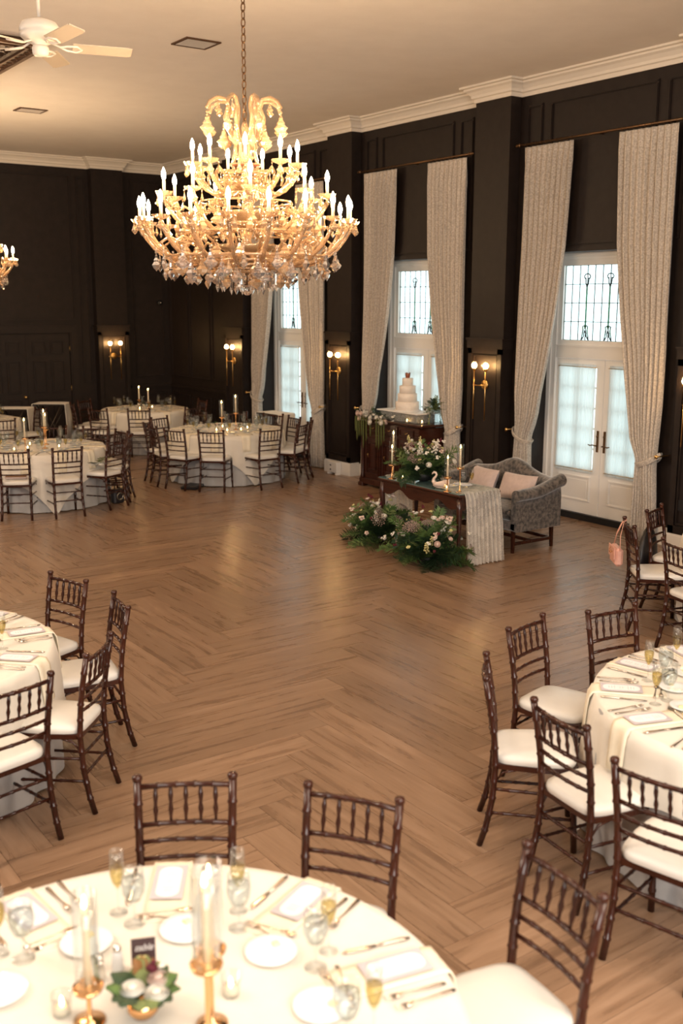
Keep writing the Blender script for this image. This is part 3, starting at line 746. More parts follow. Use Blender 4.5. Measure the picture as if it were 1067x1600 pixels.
ch = chandelier(); cht = tree(ch); ch.location = (4.0, 6.89, 0)
tag(ch, 'large three-tiered crystal chandelier with lit candle bulbs hanging over the open floor', 'chandelier')
c2 = dup(cht); c2.location = (4.20, 15.32, 0); tag(c2, 'second crystal chandelier cut off by the left edge of the picture', 'chandelier')

# ---------------------------------------------------------------- chiavari chairs
def bamboo(mb_, pts, r, every=.09, n=8, T=None, wob=1.0):
    """a turned rod with the little bamboo rings"""
    pts = [Vector(p) for p in pts]; Ls = [0]
    for a, b in zip(pts, pts[1:]): Ls.append(Ls[-1] + (b - a).length)
    tot = Ls[-1]; stops = [0, tot]; k = max(1, round(tot / every))
    for i in range(1, k):
        c = tot * i / k; stops += [c - .009, c - .003, c + .003, c + .009]
    stops = sorted(stops); P_, R_ = [], []
    for s_ in stops:
        j = max(i for i in range(len(Ls)) if Ls[i] <= s_ + 1e-9); j = min(j, len(pts) - 2)
        t_ = (s_ - Ls[j]) / max(Ls[j + 1] - Ls[j], 1e-6); P_.append(pts[j].lerp(pts[j + 1], t_))
        near = min((abs(s_ - tot * i / k) for i in range(1, k)), default=1)
        R_.append(r * (1 + .22 * wob) if near < .005 else r)
    mb_.tube(P_, R_, n, T)
def chair_proto():
    t = thing('chiavari_chair', (0, 0, 0), 0)      # faces +y
    def P(nm, m_, mt='mahogany', par=None): return m_.build(nm, mt, par or t)
    def post(s):
        return [(s * .187, -.262, 0), (s * .183, -.232, .10), (s * .179, -.204, .25), (s * .177, -.192, .44), (s * .180, -.202, .60), (s * .184, -.226, .76), (s * .187, -.252, .895)]
    for s in (-1, 1):
        m_ = MB(); bamboo(m_, post(s), .0165, .088)
        m_.lathe([(.012, 0), (.0195, .008), (.021, .02), (.016, .029), (.002, .032)], 8, Tr(s * .187, -.252, .892)); P('back_post', m_)
        m_ = MB(); bamboo(m_, [(s * .192, .215, 0), (s * .190, .205, .22), (s * .186, .195, .43)], .0165, .10); P('front_leg', m_)
    def bow(z, y, w_, r, nm, d=.018):
        m_ = MB(); bamboo(m_, [(w_ * math.sin(PI / 2 * (q / 4 - 1)) if False else w_ * (q / 4 - 1), y - d * (1 - (q / 4 - 1) ** 2), z) for q in range(9)], r, .07, 6); return P(nm, m_)
    bow(.872, -.246, .18, .0115, 'top_rail'); bow(.722, -.221, .178, .0105, 'back_rail'); bow(.655, -.211, .177, .0095, 'back_rail'); bow(.585, -.203, .176, .0095, 'back_rail')
    sm_ = MB(); sm_.tube([(0, -.001, .722), (0, -.006, .75), (0, -.010, .775), (0, -.014, .80), (0, -.018, .83), (0, -.025, .872)], [.0055, .0065, .011, .0065, .0105, .0055], 6); sme = sm_.mesh('spindle', 'mahogany')
    for k in range(5):
        x = -.118 + k * .059; put('spindle', sme, t, Tr(x, -.221 - .018 * (1 - (x / .18) ** 2), 0))
    # seat frame and cushion
    out = [(-.178, -.195), (.178, -.195), (.205, .0), (.203, .19), (.19, .222), (-.19, .222), (-.203, .19), (-.205, .0)]
    m_ = MB(); n = len(out)
    vs = [(x, y, z) for z in (.425, .452) for x, y in out]
    m_.add(vs, [tuple(reversed(range(n))), tuple(range(n, 2 * n))] + [(i, (i + 1) % n, n + (i + 1) % n, n + i) for i in range(n)]); P('seat_frame', m_)
    def cu(u, v):
        a = 2 * PI * u; r, z_ = [(1.0, .453), (1.025, .470), (1.0, .489), (.85, .500), (.5, .507), (.001, .508)][int(round(v * 5))]
        c, s_ = math.cos(a), math.sin(a); e = .34
        x = .198 * math.copysign(abs(c) ** e, c); y = .205 * math.copysign(abs(s_) ** e, s_)
        x *= 1 - .10 * max(0, -y / .205); return (x * r, (y + .008) * r if r > .5 else (y + .008) * r, z_)
    m_ = MB(); m_.grid(cu, 32, 5, wrap=True); P('seat_cushion', m_, 'ivory_vinyl')
    st_ = []
    for s in (-1, 1):
        st_ += [[(s * .190, .208, .30), (s * .180, -.200, .315)], [(s * .191, .212, .175), (s * .182, -.215, .185)]]
    st_ += [[(-.188, .205, .355), (.188, .205, .355)], [(-.188, .209, .25), (.188, .209, .25)], [(-.178, -.199, .33), (.178, -.199, .33)], [(-.181, -.210, .22), (.181, -.210, .22)]]
    for a in st_:
        m_ = MB(); bamboo(m_, a, .0085, .075, 6); P('stretcher', m_)
    for s in (-1, 1):
        for pts in ([(s * .188, .20, .36), (s * .165, .206, .41), (s * .12, .208, .425)], [(s * .177, -.195, .35), (s * .182, -.15, .41), (s * .186, -.09, .425)], [(s * .188, .20, .36), (s * .194, .15, .41), (s * .196, .09, .425)]):
            P('corner_brace', MB().tube(pts, .006, 6))
    return t
ch0 = chair_proto(); chairt = tree(ch0); first = [True]
def chair(x, y, deg, lab, grp):
    """x, y: middle of the top rail; deg: facing direction"""
    a = math.radians(deg); o = ch0 if first[0] else dup(chairt); first[0] = False
    o.location = (x + .25 * math.cos(a), y + .25 * math.sin(a), 0); o.rotation_euler = (0, 0, a - PI / 2)
    return tag(o, lab, 'chair', grp)
gN = 'chiavari chairs around the round tables'
C = [
 (1.70, 3.48, -121, 'dark wooden chair behind the nearest table, left of the two with bare floor behind them'),
 (2.17, 2.99, -146, 'dark wooden chair behind the nearest table, right of the two facing the camera'),
 (2.42, 2.14, 174, 'dark wooden chair at the bottom right with its ivory seat tucked at the nearest table'),
 (0.83, 3.80, -88, 'dark wooden chair cut by the left edge, its post rising beside the nearest table'),
 (4.28, 4.16, -77, 'dark wooden chair at the right table with the floor behind its back, second from left'),
 (4.92, 4.06, -98, 'dark wooden chair on the far side of the right table, back towards the purse chair'),
 (3.57, 3.74, -43, 'dark wooden chair seen edge-on, leftmost at the right table'),
 (3.41, 3.08, -8, 'dark wooden chair with its whole ivory seat seen, nearest side of the right table'),
 (3.27, 2.42, 13, 'dark wooden chair cut by the right edge at the right table'),
 (7.05, 5.68, -38, 'dark wooden chair with the pink bag hung on its back'),
 (7.75, 5.97, -72, 'dark wooden chair with the black bag hung on its back, by the drape'),
 (6.73, 4.93, -14, 'dark wooden chair in front of the two bag chairs, cut by the right edge'),
 (2.43, 6.69, -162, 'dark wooden chair at the far side of the left table, topmost there'),
 (2.50, 5.96, 170, 'dark wooden chair edge-on, farthest right at the left table'),
 (2.05, 5.22, 137, 'dark wooden chair with its full ivory seat seen, right front of the left table'),
 (1.49, 4.88, 104, 'dark wooden chair at the left edge in front of the left table'),
 (1.83, 7.27, -118, 'dark wooden chair just showing at the left edge behind the left table'),
 (4.14, 13.07, 62, 'dark wooden chair with a folded brown clutch on its seat at the far left'),
 (4.74, 12.90, 84, 'dark wooden chair with an empty ivory seat, front of the far left table'),
 (5.51, 13.05, 118, 'dark wooden chair with a white rose bouquet on its seat'),
 (5.90, 13.50, 146, 'dark wooden chair tight behind the bouquet chair'),
 (6.06, 14.15, -176, 'dark wooden chair at the right of the far left table, only its top seen'),
 (5.92, 14.79, -128, 'dark wooden chair on the back right of the far left table'),
 (5.42, 15.20, -118, 'dark wooden chair on the back of the far left table before the draped stand'),
 (5.10, 16.60, 82, 'dark wooden chair standing before the small table at the far left edge'),
 (6.185, 17.95, -170, 'dark wooden chair between the far left edge table and the draped stands'),
 (7.554, 16.855, 60, 'dark wooden chair centred in front of the corner table'),
 (6.97, 17.28, 35, 'dark wooden chair at the left front of the corner table'),
 (7.40, 19.0, -60, 'dark wooden chair left behind the corner table by the pilaster'),
 (6.95, 18.45, -12, 'dark wooden chair far left of the corner table, against the dark wall'),
 (8.505, 16.65, 108, 'dark wooden chair at the right front of the corner table'),
 (9.12, 17.85, 178, 'dark wooden chair in the shadow right of the corner table'),
 (7.21, 13.50, 47, 'dark wooden chair front centre of the middle far table, under the tall glass candles'),
 (6.816, 13.90, 24, 'dark wooden chair left front of the middle far table'),
 (6.71, 14.45, -8, 'dark wooden chair at the left end of the middle far table'),
 (6.85, 15.0, -40, 'dark wooden chair at the left end of the middle far table, behind its neighbour'),
 (7.30, 15.49, -68, 'dark wooden chair on the back left of the middle far table'),
 (7.98, 13.13, 92, 'dark wooden chair right front of the middle far table with the floor before it'),
 (8.73, 13.40, 122, 'dark wooden chair at the right end of the middle far table, nearest'),
 (9.16, 13.80, 150, 'dark wooden chair edge-on at the right end of the middle far table'),
 (9.10, 14.30, 178, 'dark wooden chair between the middle far table and the draped stand by the window'),
 (8.95, 14.80, -152, 'dark wooden chair before the draped stand by the window, back of the middle far table'),
 (8.68, 15.41, -125, 'dark wooden chair behind the middle far table under the tall candles, by the drape'),
 (8.04, 15.635, -95, 'dark wooden chair behind the middle far table, left of the candles'),
]
def tuck(c):       # the tops were read at the finials; keep every seat clear of its table's middle
    x, y, d, lab = c; x *= .9924; y *= .9924
    k = min(TC, key=lambda q: math.hypot(x - q[0], y - q[1])); r = math.hypot(x - k[0], y - k[1])
    mn = k[2] + (.14 * max(0, -(x - k[0]) * .5 - (y - k[1]) * .86) / max(r, .1) if k[1] > 10 else 0)
    if r < mn: x = k[0] + (x - k[0]) * mn / r; y = k[1] + (y - k[1]) * mn / r
    return (x, y, d, lab)
TC = [(1.0, 2.344, 1.2), (4.66, 2.76, 1.2), (1.15, 6.11, 1.2), (8.12, 4.78, 1.15), (4.80, 14.02, 1.19), (4.88, 17.95, 1.15), (8.18, 17.97, 1.10), (7.90, 14.32, 1.19)]
C = [tuck(c) for c in C]
for c in C: chair(*c, gN)

# ---------------------------------------------------------------- round tables with floor cloth and overlay
def round_table(cx, cy, R, rot, lab, half, seed):
    t = thing('round_table', (cx, cy, 0), 0, 'round banquet table under pale cloths, ' + lab, 'table', 'round banquet tables')
    MB().lathe([(R - .02, .735), (R - .01, .742), (R - .01, .758), (.001, .758)], 48).build('tabletop', 'antique_wood', t)
    lg = MB().tube([(0, 0, 0), (0, 0, .735)], .02, 8).mesh('leg', 'dark_metal')
    for k in range(4): put('leg', lg, t, Tr(.5 * math.cos(k * PI / 2 + .7), .5 * math.sin(k * PI / 2 + .7), 0))
    rn = random.Random(seed); ph = [rn.uniform(0, 6.28) for _ in range(6)]
    nf = 22
    def fold(a): return .55 * math.sin(nf * a + ph[0] + 1.2 * math.sin(3 * a + ph[1])) + .45 * math.sin((nf * .5 + 2.5) * 1.0 * round(1) * a * 0 + 9 * a + ph[2]) + .3 * math.sin(31 * a + ph[3])
    rows = [(.0, .761), (.7, .761), (.985, .761), (1.0, .757), (1.0, .74), (1.0, .66), (1.0, .5), (1.0, .32), (1.0, .15), (1.0, .012)]
    def fn(u, v):
        a = 2 * PI * u; r, z = rows[int(round(v * 9))]; d = max(0, .757 - z) / .757
        rr = R * r + (.004 + .012 * d + .026 * d ** .7 * fold(a) if d > 0 else 0)
        return (rr * math.cos(a), rr * math.sin(a), z + (.004 * math.sin(7 * a) if z < .02 else 0))
    o = MB().grid(fn, 220, 9, wrap=True).build('floor_cloth', 'grey_cloth'); o.location = (cx, cy, 0)
    tag(o, 'grey-white floor-length cloth, round table ' + lab, 'tablecloth', 'floor-length table cloths')
    # square overlay
    ss = [0, .5, .9, .97, 1.0, 1.02, 1.06, 1.14, 1.24, 1.36, 1.5, 1.66]
    def fo(u, v):
        a = 2 * PI * u; b = a - rot; h = half / max(abs(math.cos(b)), abs(math.sin(b))); h = min(h, half * 1.36)
        k = v * 11; f = int(round(k)); s_ = R * min(ss[f], 1.0) if f <= 4 else R + (h - R) * (f - 4) / 7
        d = max(0, s_ - R); corner = max(0, (h / half - 1) / .36)
        rr = min(s_, R) + (.016 + .07 * d * 1.0 + .060 * (d ** .8) * (.8 * fold(a + .1) * .6 + .5 * corner * math.sin(12 * b)) if d > 0 else 0)
        return (rr * math.cos(a), rr * math.sin(a), .7655 - (d if d > 0 else 0) - (.002 if d > 0 else 0))
    o = MB().grid(fo, 260, 11, wrap=True).build('overlay_cloth', 'cream_cloth'); o.location = (cx, cy, 0)
    tag(o, 'cream square overlay cloth, round table ' + lab, 'tablecloth', 'cream overlay cloths')
    return t
TB = {
 'near': (1.0, 2.344, .905, .3, 'nearest the camera at the bottom', 1.20),
 'right': (4.66, 2.76, .91, .12, 'at the right edge', 1.20),
 'left': (1.15, 6.11, .905, .55, 'at the left edge', 1.18),
 'bag': (8.12, 4.78, .91, .3, 'beyond the right edge behind the bag chairs', 1.2),
 'farleft': (4.80, 14.02, .87, .62, 'at the far left before the dark doors', 1.2),
 'leftback': (4.88, 17.95, .88, .3, 'farthest at the left edge', 1.2),
 'corner': (8.18, 17.97, .79, .4, 'in the far corner under the back wall', 1.08),
 'mid': (7.90, 14.32, .885, .75, 'in the middle distance under glass candles', 1.2),
}
for i, (k, v) in enumerate(TB.items()): round_table(*v, 20 + i)
TZ = .7665

# ---------------------------------------------------------------- place settings
def proto(nm, parts):
    """parts: list of (name, MB, material); first is the thing itself when alone"""
    if len(parts) == 1: o = parts[0][1].build(nm, parts[0][2]); return o
    t = thing(nm, (0, 0, 0))
    for n, m_, mt in parts: m_.build(n, mt, t)
    return t
def goblet():
    a = MB(); a.lathe([(.036, 0), (.034, .002), (.012, .005), (.0045, .012), (.0045, .06), (.008, .072), (.026, .088), (.037, .115), (.040, .14), (.038, .17), (.035, .192), (.0335, .192), (.0385, .14), (.035, .115), (.02, .088)], 18)
    b = MB(); b.lathe([(.004, .078), (.024, .090), (.0345, .115), (.0375, .14), (.037, .158), (.001, .158)], 16)
    return proto('water_goblet', [('glass_bowl', a, 'glass'), ('ice_water', b, 'water_fill')])
def flute():
    a = MB(); a.lathe([(.031, 0), (.029, .002), (.008, .005), (.0035, .012), (.0035, .075), (.01, .09), (.021, .115), (.0255, .15), (.0245, .19), (.022, .222), (.021, .222), (.0238, .15), (.016, .11)], 16)
    b = MB(); b.lathe([(.003, .088), (.017, .112), (.0235, .14), (.0238, .165), (.001, .165)], 14)
    return proto('champagne_flute', [('glass_bowl', a, 'glass'), ('champagne', b, 'champagne')])
def plate():
    a = MB(); a.lathe([(.001, .004), (.045, .004), (.052, .006), (.080, .013), (.082, .015), (.080, .0165), (.050, .0105), (.001, .0095)], 36)
    b = MB(); b.box((-.012, -.012, .0098), (.012, .012, .019), Tr(.03, -.018, 0) @ Rz(.3), bev=.003)
    return proto('bread_plate', [('plate_body', a, 'porcelain'), ('butter_pat', b, 'butter')])
def knife():   # along +x, handle at +x end
    a = MB(); a.tube([(-.115, 0, .004), (-.09, .002, .004), (-.03, 0, .004), (.0, 0, .005)], [(.0008, .004), (.0014, .010), (.0014, .0095), (.003, .005)], 8, flat=(0, 0, 1))
    a.tube([(0, 0, .005), (.04, 0, .005), (.09, 0, .006), (.115, 0, .005)], [(.003, .0045), (.004, .0055), (.0045, .008), (.003, .005)], 8, flat=(0, 0, 1)); return proto('dinner_knife', [('k', a, 'silverware_steel')])
def fork():
    a = MB(); a.tube([(.10, 0, .004), (.08, 0, .005), (.0, 0, .006), (-.035, 0, .010), (-.05, 0, .008), (-.062, 0, .006)], [(.002, .007), (.002, .0075), (.002, .003), (.002, .0035), (.0015, .010), (.0012, .0115)], 8, flat=(0, 0, 1))
    for k in range(4): y = -.0096 + k * .0064; a.tube([(-.060, y, .006), (-.08, y, .006), (-.102, y, .011)], [.0018, .0017, .0008], 5)
    return proto('dinner_fork', [('f', a, 'silverware_steel')])
def spoon():
    a = MB(); a.tube([(.085, 0, .004), (.06, 0, .005), (-.02, 0, .006), (-.045, 0, .009), (-.055, 0, .007), (-.07, 0, .005), (-.085, 0, .007), (-.092, 0, .009)], [(.002, .007), (.002, .006), (.002, .003), (.002, .004), (.002, .011), (.002, .0155), (.002, .011), (.001, .002)], 10, flat=(0, 0, 1)); return proto('dessert_spoon', [('s', a, 'silverware_steel')])
def card():    # long side along x
    a = MB(); a.box((-.105, -.055, 0), (.105, .055, .0012)); b = MB()
    pts = []
    for q in range(24):
        t_ = 2 * PI * q / 24; c, s_ = math.cos(t_), math.sin(t_); pts.append((.058 * (1 if c > 0 else -1) + .036 * c, .040 * math.copysign(abs(s_) ** .8, s_), .0016))
    b.add(pts, [tuple(range(24))]); c_ = MB(); R = random.Random(3)
    for k in range(10):
        x = -.062 + k * .0138; w_ = R.choice([.010, .016, .021, .018]); 
        if k in (3, 6): continue
        c_.box((x - .0012, -w_, .0017), (x + .0012, w_, .0020))
    return proto('menu_card', [('card_border', a, 'card_border'), ('oval_panel', b, 'card_white'), ('faint_print', c_, 'print_grey')])
def napkin(R):  # along x, hangs over the table edge at x=R
    xs = [R - .36, R - .30, R - .1, R - .02, R + .012, R + .028, R + .036, R + .042, R + .048]; zs = [TZ + .003, TZ + .006, TZ + .006, TZ + .006, TZ + .001, TZ - .03, TZ - .09, TZ - .17, TZ - .235]
    def fn(u, v):
        i = int(round(v * 8)); y = (u - .5) * (.145 - (.02 * v)); return (xs[i] + (.006 * math.sin(u * 9) if i > 4 else 0), y, zs[i] + (.001 * math.cos(u * 20)))
    o = MB().grid(fn, 6, 8).build('folded_napkin', 'napkin_cloth'); s_ = o.modifiers.new('t', 'SOLIDIFY'); s_.thickness = .006; s_.offset = 1
    return o
PRO = {}
def inst(key, builder, loc, rz, lab, cat, grp, tilt=None):
    if key not in PRO:
        o = builder(); PRO[key] = tree(o)
    else: o = dup(PRO[key])
    o.location = loc; o.rotation_euler = (0, 0, rz)
    return tag(o, lab, cat, grp)
HRS = ['', 'one', 'two', 'three', 'four', 'five', 'six', 'seven', 'eight', 'nine', 'ten', 'eleven', 'twelve']
SHORT = {'farleft': 'far left', 'mid': 'middle far', 'corner': 'corner', 'leftback': 'farthest left'}
def setting(key, ang, who, full=True, near=False):
    cx, cy, R = TB[key][:3]; a0 = math.radians(ang); rs = R / .905
    def at(r, da): a = a0 + math.radians(da / rs); return (cx + r * rs * math.cos(a), cy + r * rs * math.sin(a))
    g = ' on the round table ' + TB[key][4]
    def lab(s): return s + ' ' + who
    J = random.Random(hash((key, int(ang))) & 0xffff) if False else random.Random(int(ang * 7) + len(key) * 1000)
    j = lambda s: J.uniform(-s, s)
    if not full:
        hr = int(round(((math.degrees(math.atan2(-cy, -cx)) - ang) % 360) / 30 + 6)) % 12 or 12
        who = 'at the %s o\'clock place of the %s table' % (HRS[hr], SHORT[key])
    x, y = cx, cy
    inst('nap%.2f' % R, lambda: napkin(R), (cx, cy, 0), a0 + j(.01), lab('folded cream napkin'), 'napkin', 'napkins' + g)
    if full:
        x, y = at(.765, 0); inst('card', card, (x, y, TZ + .0135), a0 + j(.05), lab('mauve-bordered menu card'), 'card', 'menu cards' + g)
    x, y = at(.77, 9.5); inst('knife', knife, (x, y, TZ), a0 + j(.05), lab('steel dinner knife'), 'knife', 'dinner knives' + g)
    x, y = at(.78, -8.5); inst('fork', fork, (x, y, TZ), a0 + j(.06), lab('steel dinner fork'), 'fork', 'dinner forks' + g)
    if full:
        x, y = at(.80, -11.5); inst('fork', fork, (x, y, TZ), a0 + j(.06), lab('outer steel fork'), 'fork', 'salad forks' + g)
        x, y = at(.595, 0); inst('spoon', spoon, (x, y, TZ), a0 + PI / 2 + j(.15), lab('crosswise dessert spoon'), 'spoon', 'dessert spoons' + g)
        x, y = at(.565, -1); inst('fork', fork, (x, y, TZ), a0 - PI / 2 + j(.15), lab('crosswise dessert fork'), 'fork', 'dessert forks' + g)
    x, y = at(.497, -8.5); inst('plate', plate, (x, y, TZ), a0 + j(.8), lab('white bread plate with butter'), 'plate', 'bread plates' + g)
    x, y = at(.555 + j(.01), 10.3 + j(1)); inst('goblet', goblet, (x, y, TZ), j(3), lab('stemmed water goblet'), 'glass', 'water goblets' + g)
    x, y = at(.635 + j(.01), 14.3 + j(1)); inst('flute', flute, (x, y, TZ), j(3), lab('champagne flute'), 'glass', 'champagne flutes' + g)
nw = {131: 'farthest left on the nearest table', 95: 'by the left candle of the nearest table', 59: 'before the chair left of centre at the nearest table', 23: 'before the chair right of centre at the nearest table',
      -12: 'nearest the bottom right chair', -48: 'at the very bottom of the nearest table'}
for a, s in nw.items(): setting('near', a, s)
rw = {73: 'farthest back on the right table', 103: 'before the purse-side chair of the right table', 133: 'before the edge-on chair of the right table', 163: 'before the whole-seat chair of the right table', 193: 'lowest on the right table'}
for a, s in rw.items(): setting('right', a, s)
lw_ = {62: 'farthest back on the left table', 27: 'before the topmost chair of the left table', -7: 'in the middle of the left table edge', -43: 'before the full-seat chair of the left table'}
for a, s in lw_.items(): setting('left', a, s)
for k, n, o0, s in (('farleft', 12, -92, 'on the far left table'), ('mid', 12, 230, 'on the middle far table'), ('corner', 10, 238, 'on the corner table'), ('leftback', 10, -80, 'on the farthest left table')):
    for q in range(n):
        a = (o0 + q * 360 / n) % 360
        if k == 'leftback' and not (a < 100 or a > 270): continue
        setting(k, a, s, full=False)

# ---------------------------------------------------------------- candles
def tall_candle(x, y, z0, zc, zt, lab, glass_top=None, grp='brass candle holders with glass cylinders', cyl=True):
    """z0 foot, zc cup, zt candle top"""
    t = thing('candle_holder', (x, y, z0), random.uniform(0, 3), lab, 'candle holder', grp); h = zc - z0
    m_ = MB(); m_.lathe([(.045, 0), (.045, .005), (.015, .012), (.007, .02), (.007, h - .03), (.012, h - .02), (.040, h - .008), (.044, h + .004), (.038, h + .004), (.012, h), (.012, h + .012), (.001, h + .012)], 20); m_.build('stand', 'rose_gold', t)
    if cyl:
        g = MB(); gt = (glass_top or zt + .05) - z0; g.lathe([(.036, h + .005), (.036, gt), (.0345, gt), (.0345, h + .006)], 20, smooth=True); g.build('glass_cylinder', 'glass', t)
    c = thing('taper_candle', (x, y, zc + .012), 0, 'lit ivory taper in the ' + lab, 'candle', 'lit taper candles'); H = zt - zc - .012
    MB().lathe([(.0105, 0), (.0100, H * .9), (.0085, H), (.001, H - .003)], 12).build('wax_stick', 'wax', c)
    MB().tube([(0, 0, H - .004), (.001, 0, H + .008)], .0012, 5).build('wick', 'black', c)
    MB().lathe([(.001, H + .004), (.0055, H + .010), (.0068, H + .017), (.0045, H + .028), (.0018, H + .038), (.0005, H + .044)], 8).build('flame', 'flame', c)
    return t
def votive(x, y, z, lab, grp):
    t = thing('votive_candle', (x, y, z), 0, lab, 'candle', grp)
    MB().lathe([(.026, 0), (.031, .065), (.0295, .065), (.0245, .006), (.001, .006)], 16).build('glass_cup', 'glass', t)
    MB().lathe([(.022, .007), (.023, .026), (.001, .026)], 14).build('wax', 'wax', t)
    MB().lathe([(.001, .027), (.0055, .033), (.0045, .045), (.0005, .058)], 8).build('flame', 'flame', t)
tall_candle(.904, 2.497, TZ, .875, 1.115, 'brass candle holder at the left of the nearest table')
tall_candle(1.18, 2.29, TZ, 1.0, 1.215, 'taller brass candle holder in the middle of the nearest table')
tall_candle(1.10, 2.16, TZ, 1.06, 1.28, 'brass candle holder at the bottom edge of the nearest table')
for x, y, l in ((.852, 2.573, 'glass votive candle at the bottom left of the nearest table'), (1.285, 2.371, 'glass votive candle right of the middle candle on the nearest table')): votive(x, y, TZ, l, 'votives on the nearest table')
tall_candle(4.80, 13.83, TZ, 1.06, 1.26, 'taller brass candle holder on the far left table'); tall_candle(4.46, 13.62, TZ, .95, 1.18, 'shorter brass candle holder on the far left table')
tall_candle(4.95, 14.2, TZ, .98, 1.17, 'brass candle holder behind the others on the far left table')
tall_candle(7.74, 14.18, TZ, .98, 1.195, 'shorter brass candle holder on the middle far table', 1.24); tall_candle(8.0, 14.20, TZ, 1.03, 1.27, 'taller brass candle holder on the middle far table', 1.32)
tall_candle(8.13, 18.1, TZ, .93, 1.145, 'taller brass candle holder on the corner table', cyl=False); tall_candle(8.21, 17.87, TZ, .90, 1.115, 'shorter brass candle holder on the corner table', cyl=False)
for k, pts in (('farleft', [(4.55, 13.8), (4.95, 13.7), (4.7, 14.15), (4.35, 13.75)]), ('mid', [(7.6, 14.1), (7.95, 13.95), (8.15, 14.1), (7.9, 14.45), (7.72, 13.98)]), ('corner', [(8.3, 17.9), (8.0, 17.8)]), ('right', [(4.55, 2.9)])):
    for q, (x, y) in enumerate(pts): votive(x, y, TZ, 'small glass votive candle, %s of those on the round table ' % ['leftmost', 'nearest', 'rightmost', 'farthest', 'second nearest'][q] + SHORT.get(k, k), 'votives on the round table ' + TB[k][4])

# ---------------------------------------------------------------- foliage and flowers
def frond(L_, seed, w_=.10, n=16):
    R = random.Random(seed); m_ = MB(); pts = []
    for q in range(7):
        s = q / 6; pts.append((L_ * s * (1 - .12 * s), .0 + .04 * L_ * math.sin(2 * s), L_ * (.30 * s - .42 * s * s)))
    m_.tube(pts, [.003 - .0022 * q / 6 for q in range(7)], 4)
    for q in range(n):
        s = .12 + .88 * q / (n - 1); i = min(int(s * 6), 5); t_ = s * 6 - i; p = Vector(pts[i]).lerp(Vector(pts[i + 1]), t_); ww = w_ * math.sin(PI * min(.95, .25 + .7 * (1 - s))) 
        for sd in (-1, 1):
            for e in range(3):
                d = Vector((.35 + .3 * e + R.uniform(-.1, .1), sd * (1 - .15 * e), R.uniform(-.35, .35))).normalized(); l = ww * R.uniform(.5, .95) * (1 - .2 * e); sdv = d.cross(Vector((0, 0, 1))).normalized() * .005
                m_.add([p, p + d * l * .5 + sdv, p + d * l, p + d * l * .5 - sdv], [(0, 1, 2, 3)])
    return m_
def leafy(L_, seed, n=7, w_=.03):
    R = random.Random(seed); m_ = MB(); pts = [(L_ * q / 5, 0, L_ * (.25 * q / 5 - .3 * (q / 5) ** 2)) for q in range(6)]; m_.tube(pts, .0022, 4)
    for q in range(n):
        s = .2 + .8 * q / (n - 1); i = min(int(s * 5), 4); p = Vector(pts[i]).lerp(Vector(pts[i + 1]), s * 5 - i)
        for sd in (-1, 1):
            d = Vector((.5, sd, R.uniform(-.3, .5))).normalized(); l = w_ * R.uniform(1.3, 2.2); sv = d.cross(Vector((0, 0, 1))).normalized() * w_ * .38
            m_.add([p, p + d * l * .45 + sv, p + d * l + Vector((0, 0, -.004)), p + d * l * .45 - sv], [(0, 1, 2, 3)])
    return m_
def rose(r, rings=4):
    m_ = MB()
    for k in range(rings):
        rr = r * (1 - .22 * k); n = 5
        for q in range(n):
            a = 2 * PI * q / n + k * .6
            def fn(u, v, a=a, rr=rr, k=k):
                b = a + (u - .5) * 1.5; e = .25 + .75 * v; rad = rr * (math.sin(e * 1.9) if k < 2 else math.sin(e * 1.5) * .85)
                return (rad * math.cos(b), rad * math.sin(b), rr * (-.5 + e * (.9 + .12 * k)) - (.12 * rr * v if k == 0 else 0))
            m_.grid(fn, 3, 3)
    m_.ball((0, 0, 0), r * .5, 6, 5); return m_
def spire(h, seed, r=.022):
    R = random.Random(seed); m_ = MB(); m_.tube([(0, 0, 0), (.01, 0, h * .5), (0, .01, h)], .003, 4); n = int(h / .011)
    for q in range(n):
        z = h * (.35 + .65 * q / n); a = q * 2.4; rr = r * (1 - .6 * q / n); s = .011 * (1 - .4 * q / n) * R.uniform(.8, 1.3)
        m_.ball((rr * math.cos(a), rr * math.sin(a), z), s, 5, 3)
    return m_
def umbel(r, seed):
    R = random.Random(seed); m_ = MB(); m_.tube([(0, 0, -.09), (0, 0, -.02)], .003, 4)
    for q in range(46):
        a = q * 2.4; s = r * math.sqrt(q / 46); z = -.25 * s * s / r; m_.ball((s * math.cos(a), s * math.sin(a), z), .006 + .003 * R.random(), 5, 3)
    return m_
def cluster(r, n, seed, s=.02):
    R = random.Random(seed); m_ = MB()
    for q in range(n):
        c = Vector((R.gauss(0, 1), R.gauss(0, 1), R.gauss(0, 1))).normalized() * r * R.uniform(.4, 1); m_.ball(c, s * R.uniform(.6, 1.1), 6, 4, sc_=(1, 1, .6))
    return m_
